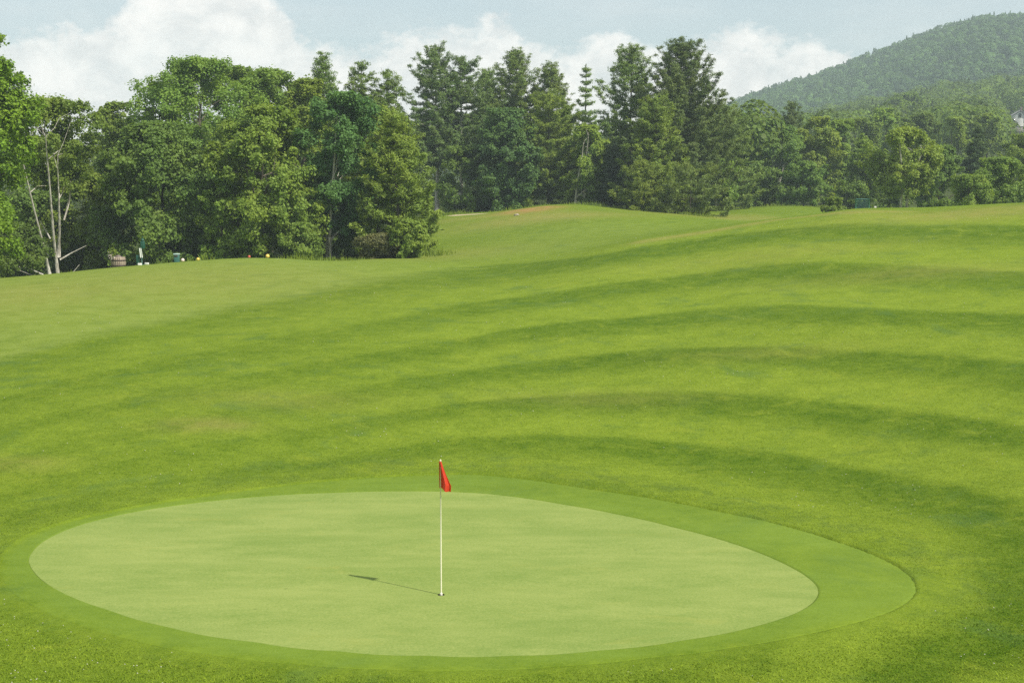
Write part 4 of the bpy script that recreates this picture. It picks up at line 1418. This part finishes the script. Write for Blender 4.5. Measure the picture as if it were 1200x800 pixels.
# ------------------------------------------------------------------ things on the tee
M_wood = plain('weathered barrel wood', (0.36, 0.29, 0.22), 0.85, 0.15, var=0.4, scale=9)
M_hoop = plain('rusty hoop', (0.07, 0.05, 0.045), 0.6, 0.4, metal=0.3)
M_green = plain('dark green enamel', (0.015, 0.085, 0.055), 0.4, 0.45)
M_towel = plain('white towel cloth', (0.72, 0.74, 0.68), 0.9, 0.1)
M_teal = plain('green painted steel', (0.045, 0.15, 0.125), 0.5, 0.4)


def tee_spot(px, py, D=None):
    if D is None:
        p = hit(px, py)
        return p
    x = ray(px, 300)[0] * D
    return np.array([x, D, hgt1(x, D) + 0.03])


def build_tee():
    p = tee_spot(138.5, 0, 74.5)
    b = empty('wooden_barrel', p)
    tag(b, 'grey weathered wooden barrel with dark hoops at the wood edge', 'barrel')
    mb = MB()
    n = 22
    zs = np.array([0, 0.12, 0.28, 0.44, 0.58])
    rs = np.array([0.34, 0.375, 0.395, 0.38, 0.35])
    for k in range(n):
        a0, a1 = 2 * np.pi * k / n + 0.014, 2 * np.pi * (k + 1) / n - 0.014
        v = []
        for z, r0 in zip(zs, rs):
            for a in (a0, a1):
                v.append((r0 * math.cos(a), r0 * math.sin(a), z))
        for z, r0 in zip(zs, rs):
            for a in (a0, a1):
                v.append(((r0 - 0.03) * math.cos(a), (r0 - 0.03) * math.sin(a), z))
        f = []
        for i in range(4):
            f.append((2 * i, 2 * i + 1, 2 * i + 3, 2 * i + 2))
            f.append((10 + 2 * i + 1, 10 + 2 * i, 10 + 2 * i + 2, 10 + 2 * i + 3))
            f.append((2 * i + 1, 10 + 2 * i + 1, 10 + 2 * i + 3, 2 * i + 3))
            f.append((10 + 2 * i, 2 * i, 2 * i + 2, 10 + 2 * i + 2))
        f.append((8, 9, 19, 18))
        mb.raw(v, f)
    mb.build('staves', M_wood, b)
    for z, r0 in ((0.13, 0.381), (0.40, 0.389)):
        MB().lathe([(r0, z - 0.03), (r0 + 0.008, z - 0.03), (r0 + 0.008, z + 0.03), (r0, z + 0.03)], 36).build('hoop', M_hoop, b, True)
    MB().lathe([(0.33, 0.50), (0.22, 0.56), (0.10, 0.66), (0.0, 0.70)], 24).build('lid', plain('barrel lid', (0.17, 0.14, 0.12), 0.85), b, True)
    # pale flowers drooping over the barrel rim
    q = p + np.array([-0.24, -0.30, 0.585])
    fl = empty('flower_clump', q)
    tag(fl, 'pale pinkish bloom with grey-green leaves on the barrel rim', 'flower')
    r = np.random.default_rng(3)
    pos = r.normal(size=(160, 3)) * np.array([0.10, 0.08, 0.13]) + np.array([0.03, 0, 0.24])
    link('leaves', np_mesh('leaves', quads_leaf(pos, r.normal(size=(160, 3)) + np.array([0, -0.3, 0.5]), np.full(160, 0.06), r), qfaces(160)), LEAF['olive'], fl)
    mb = MB()
    for k in range(8):
        mb.tube([(0, 0, -0.1), tuple(r.normal(size=3) * 0.03 + np.array([0.01, 0, 0.12])), tuple(r.normal(size=3) * 0.06 + np.array([0.0, 0, 0.3]))], [0.01, 0.008, 0.004], 5)
    mb.build('stem', LEAF['olive'], fl)
    pos = r.normal(size=(90, 3)) * np.array([0.07, 0.05, 0.09]) + np.array([-0.02, -0.06, 0.07])
    link('blossom', np_mesh('blossom', quads_leaf(pos, r.normal(size=(90, 3)) + np.array([0.3, -0.8, 0.5]), np.full(90, 0.04), r), qfaces(90)), plain('pale petal', (0.62, 0.53, 0.48), 0.8), fl)

    # ball washer
    p = tee_spot(166, 0, 74.3)
    w = empty('ball_washer', p)
    tag(w, 'dark green ball washer on a post with a white towel', 'ball washer')
    MB().lathe([(0.17, 0.0), (0.17, 0.03), (0.07, 0.06), (0.0, 0.06)], 20).build('base', M_green, w, True)
    MB().tube([(0, 0, 0.04), (0, 0, 0.95)], 0.032, 12).build('post', M_green, w, True)
    MB().box((0.07, 0, 1.08), (0.22, 0.2, 0.40), 0, 0.035).lathe([(0.0, 1.42), (0.05, 1.41), (0.085, 1.36), (0.09, 1.285), (0.0, 1.285)], 18, (0.07, 0, 0)).build('washer_body', M_green, w)
    MB().tube([(0.07, 0, 1.40), (0.07, 0, 1.48)], 0.014, 8).lathe([(0, 1.52), (0.03, 1.51), (0.035, 1.49), (0.02, 1.475), (0, 1.475)], 12, (0.07, 0, 0)).build('plunger', M_green, w, True)
    V = []
    for j in range(14):
        for i in range(9):
            u, v = i / 8, j / 13
            V.append((-0.10 + 0.13 * u + 0.06 * v, -0.13 - 0.02 * math.sin(u * 9 + v), 0.92 - 0.5 * v))
    i = np.arange(13)[:, None] * 9
    j = np.arange(8)[None, :]
    link('towel', np_mesh('towel', V, np.stack([i + j, i + j + 1, i + 10 + j, i + 9 + j], -1).reshape(-1, 4), True), M_towel, w)
    MB().box((-0.21, 0.03, 0.30), (0.17, 0.16, 0.50), 0, 0.03).build('litter_tube', M_green, w)

    # bin
    p = tee_spot(207, 0, 75.6)
    t = empty('litter_bin', p)
    tag(t, 'small square green bin with a pale top near tee markers', 'bin')
    MB().box((0, 0, 0.22), (0.30, 0.28, 0.44), 0.2, 0.03).build('body', M_teal, t)
    MB().box((0, 0, 0.465), (0.35, 0.33, 0.06), 0.2, 0.02).build('lid', plain('pale lid', (0.42, 0.55, 0.52), 0.5), t)
    MB().box((0, -0.152, 0.36), (0.18, 0.02, 0.07), 0.2, 0.006).build('opening', M_hoop, t)

    # tee markers: mushroom-shaped balls on a short foot
    def marker(px, D, r0, col, label, band=None):
        p = tee_spot(px, 0, D)
        o = empty('tee_marker', p)
        tag(o, label, 'tee marker', 'tee markers on the tee')
        th = np.linspace(-1.2, math.pi / 2, 12)
        prof = [(0.0, 0.03)] + [(r0 * math.cos(a), r0 * 1.05 + r0 * math.sin(a)) for a in th]
        prof[-1] = (0.0, prof[-1][1])
        MB().lathe(prof, 20).build('ball', plain('marker paint', col, 0.35, 0.5, var=0.1), o, True)
        MB().lathe([(0.0, 0.04), (r0 * 0.45, 0.04), (r0 * 0.5, 0.0), (r0 * 0.2, -0.10), (0, -0.14)], 14).build('spike', M_hoop, o, True)
    marker(214, 74.8, 0.095, (0.80, 0.62, 0.55), 'pale pinkish ball marker touching the green bin')
    marker(232, 75.4, 0.085, (0.85, 0.62, 0.12), 'yellow ball marker alone between bin and red marker')
    marker(292, 76.2, 0.075, (0.55, 0.10, 0.05), 'dull red ball marker on the tee')
    marker(313.5, 76.0, 0.105, (0.90, 0.58, 0.12), 'bright yellow-orange ball marker beside the red one')

    def block(px, D, label, rz):
        p = tee_spot(px, 0, D)
        o = empty('tee_block', p, rz)
        tag(o, label, 'tee marker', 'pale blocks by the ball washer')
        MB().box((0, 0, 0.06), (0.22, 0.11, 0.12), 0, 0.025).build('body', plain('white block', (0.72, 0.72, 0.66), 0.6), o)
        MB().tube([(0, 0, 0.01), (0, 0, -0.1)], [0.02, 0.008], 8).build('spike', M_hoop, o)
    block(163.5, 73.4, 'white ground block right under the towel of the ball washer', 0.3)
    block(171.8, 73.8, 'white ground block a step away from the ball washer', -0.2)


build_tee()


# ------------------------------------------------------------------ beyond the ridge
def build_far_things():
    D = 112.0
    x = ray(1009, 300)[0] * D
    z0 = hgt1(x, D)
    s = D / F
    f = empty('metal_frame', (x, D, z0))
    tag(f, 'green painted metal frame with open wire mesh before the woods', 'metal frame')
    ztop = CAMZ + ray(1009, 233.5)[2] * D - z0
    zlow = CAMZ + ray(1009, 247.0)[2] * D - z0
    hw = 7.8 * s
    for sx in (-1, 1):
        MB().tube([(sx * hw, 0, -0.3), (sx * hw, 0, ztop + 0.05)], 0.055, 10).build('post', plain('green post paint', (0.09, 0.24, 0.20), 0.5), f, True)
    for z in (ztop, zlow):
        MB().tube([(-hw, 0, z), (hw, 0, z)], 0.035, 8).build('rail', M_teal, f, True)
    mb = MB()
    for k in range(1, 22):
        xx = -hw + 2 * hw * k / 22
        mb.tube([(xx, 0, zlow), (xx, 0, ztop)], 0.006, 4, False)
    for k in range(1, 18):
        zz = zlow + (ztop - zlow) * k / 18
        mb.tube([(-hw, 0.012, zz), (hw, 0.012, zz)], 0.006, 4, False)
    mb.build('wire_mesh', M_teal, f)

    D = 96.0
    x = ray(1024, 300)[0] * D
    z0 = hgt1(x, D)
    zt = CAMZ + ray(1024, 241.8)[2] * D - z0
    m = empty('marker_post', (x, D, z0))
    tag(m, 'short pale post with a wider cap beside the metal frame', 'post')
    MB().tube([(0, 0, -0.2), (0, 0, zt - 0.1)], 0.04, 10).build('post', plain('pale post paint', (0.5, 0.48, 0.40), 0.6), m, True)
    MB().box((0, 0, zt - 0.06), (0.16, 0.1, 0.14), 0, 0.02).build('cap', plain('post cap', (0.6, 0.58, 0.5), 0.6), m)

    p = hit(605.5, 253.2)
    r = np.random.default_rng(2)
    bm = bmesh.new()
    bmesh.ops.create_icosphere(bm, subdivisions=3, radius=1)
    for v in bm.verts:
        c = v.co
        k = 1 + 0.14 * math.sin(c.x * 4.1 + 1) * math.cos(c.y * 3.3) + 0.09 * math.sin(c.z * 6 + c.x * 3)
        v.co = (c.x * 0.24 * k, c.y * 0.18 * k, c.z * 0.10 * k)
    me = bpy.data.meshes.new('rock')
    bm.to_mesh(me)
    bm.free()
    o = link('rock', me, plain('pale rock', (0.36, 0.32, 0.24), 0.85))
    o.location = (p[0], p[1], p[2] + 0.08)
    tag(o, 'small pale rock under the tiny dark bush', 'rock')

    # white house on the hillside
    D = 405.0
    x = ray(1187, 300)[0] * D
    zb = CAMZ + ray(1187, 149)[2] * D
    zg = hgt1(x, D)
    h = empty('white_house', (x, D, zg), -0.22)
    tag(h, 'white gabled house with grey roof among hillside trees', 'house')
    base = zb - zg
    W, L, H = 6.0, 7.5, 2.6
    M_white = plain('white clapboard', (0.80, 0.79, 0.75), 0.7, var=0.05)
    M_roof = plain('grey shingle', (0.17, 0.17, 0.18), 0.85)
    M_glass = plain('dark window glass', (0.03, 0.035, 0.04), 0.1, 0.5)
    M_found = plain('stone footing', (0.25, 0.23, 0.2), 0.9)
    MB().box((0, 0, (base - 1.0) / 2), (W - 0.2, L - 0.2, base + 1.0)).build('foundation', M_found, h)
    v = [(-W / 2, -L / 2, base), (W / 2, -L / 2, base), (W / 2, L / 2, base), (-W / 2, L / 2, base),
         (-W / 2, -L / 2, base + H), (W / 2, -L / 2, base + H), (W / 2, L / 2, base + H), (-W / 2, L / 2, base + H), (0, -L / 2, base + H + 1.8), (0, L / 2, base + H + 1.8)]
    mb = MB()
    mb.raw(v, [(0, 1, 5, 4), (1, 2, 6, 5), (2, 3, 7, 6), (3, 0, 4, 7)])
    mb.f3.append(np.array([(4, 5, 8), (6, 7, 9)]))
    mb.build('wall', M_white, h)
    mb = MB()
    for sx in (-1, 1):
        e = np.array([sx * (W / 2 + 0.35), 0, base + H - 0.18])
        t = np.array([0, 0, base + H + 1.83])
        up = np.array([0, 0, 0.16])
        y0, y1 = np.array([0, -L / 2 - 0.4, 0]), np.array([0, L / 2 + 0.4, 0])
        q = [e + y0, t + y0, t + y1, e + y1]
        q = q + [a + up for a in q]
        mb.raw(q, [(0, 1, 2, 3), (4, 5, 6, 7), (0, 1, 5, 4), (3, 2, 6, 7), (0, 3, 7, 4), (1, 2, 6, 5)])
    rf = mb.build('roof', M_roof, h)
    MB().box((0.9, 1.2, base + H + 2.2), (0.6, 0.6, 1.8), 0, 0.03).build('chimney', plain('chimney brick', (0.20, 0.15, 0.13), 0.9), rf)
    for (xx, zz) in ((-1.6, 1.6), (1.6, 1.6), (0, 3.05)):
        fr = MB().box((xx, -L / 2 - 0.03, base + zz), (0.95, 0.08, 1.25), 0, 0.015).build('window', M_white, h)
        MB().box((xx, -L / 2 - 0.075, base + zz), (0.75, 0.02, 1.05)).build('pane', M_glass, fr)
    for yy in (-2, 1.5):
        fr = MB().box((-W / 2 - 0.03, yy, base + 1.6), (0.08, 0.95, 1.25), 0, 0.015).build('window', M_white, h)
        MB().box((-W / 2 - 0.075, yy, base + 1.6), (0.02, 0.75, 1.05)).build('pane', M_glass, fr)


build_far_things()


# ------------------------------------------------------------------ summer haze
def build_haze():
    bm = bmesh.new()
    bmesh.ops.create_cube(bm, size=1.0)
    me = bpy.data.meshes.new('haze')
    bm.to_mesh(me)
    bm.free()
    o = bpy.data.objects.new('haze', me)
    C.objects.link(o)
    zs = [ob for ob in (0,)]
    x0, x1, y0, y1, z0, z1 = -1420, 1420, -1390, 1420, HAZE_LOW, 152
    o.location = ((x0 + x1) / 2, (y0 + y1) / 2, (z0 + z1) / 2)
    o.scale = (x1 - x0, y1 - y0, z1 - z0)
    m = bpy.data.materials.new('haze air')
    m.use_nodes = True
    T = NT(m.node_tree)
    T.n.clear()
    out = T.add('ShaderNodeOutputMaterial')
    pv = T.add('ShaderNodeVolumePrincipled')
    pv.inputs['Color'].default_value = (0.74, 0.90, 0.92, 1)
    pv.inputs['Density'].default_value = HAZE_DENSITY
    pv.inputs['Anisotropy'].default_value = 0.0
    T.l.new(pv.outputs[0], out.inputs['Volume'])
    me.materials.append(m)
    tag(o, kind='stuff')


HAZE_DENSITY = 0.00048
_g = bpy.data.objects['ground'].data
_zz = np.empty(len(_g.vertices) * 3, dtype=np.float32)
_g.vertices.foreach_get('co', _zz)
_zz = _zz.reshape(-1, 3)
print('ground z range', _zz[:, 2].min(), _zz[:, 2].max())
HAZE_LOW = float(_zz[:, 2].min()) - 1.0
build_haze()
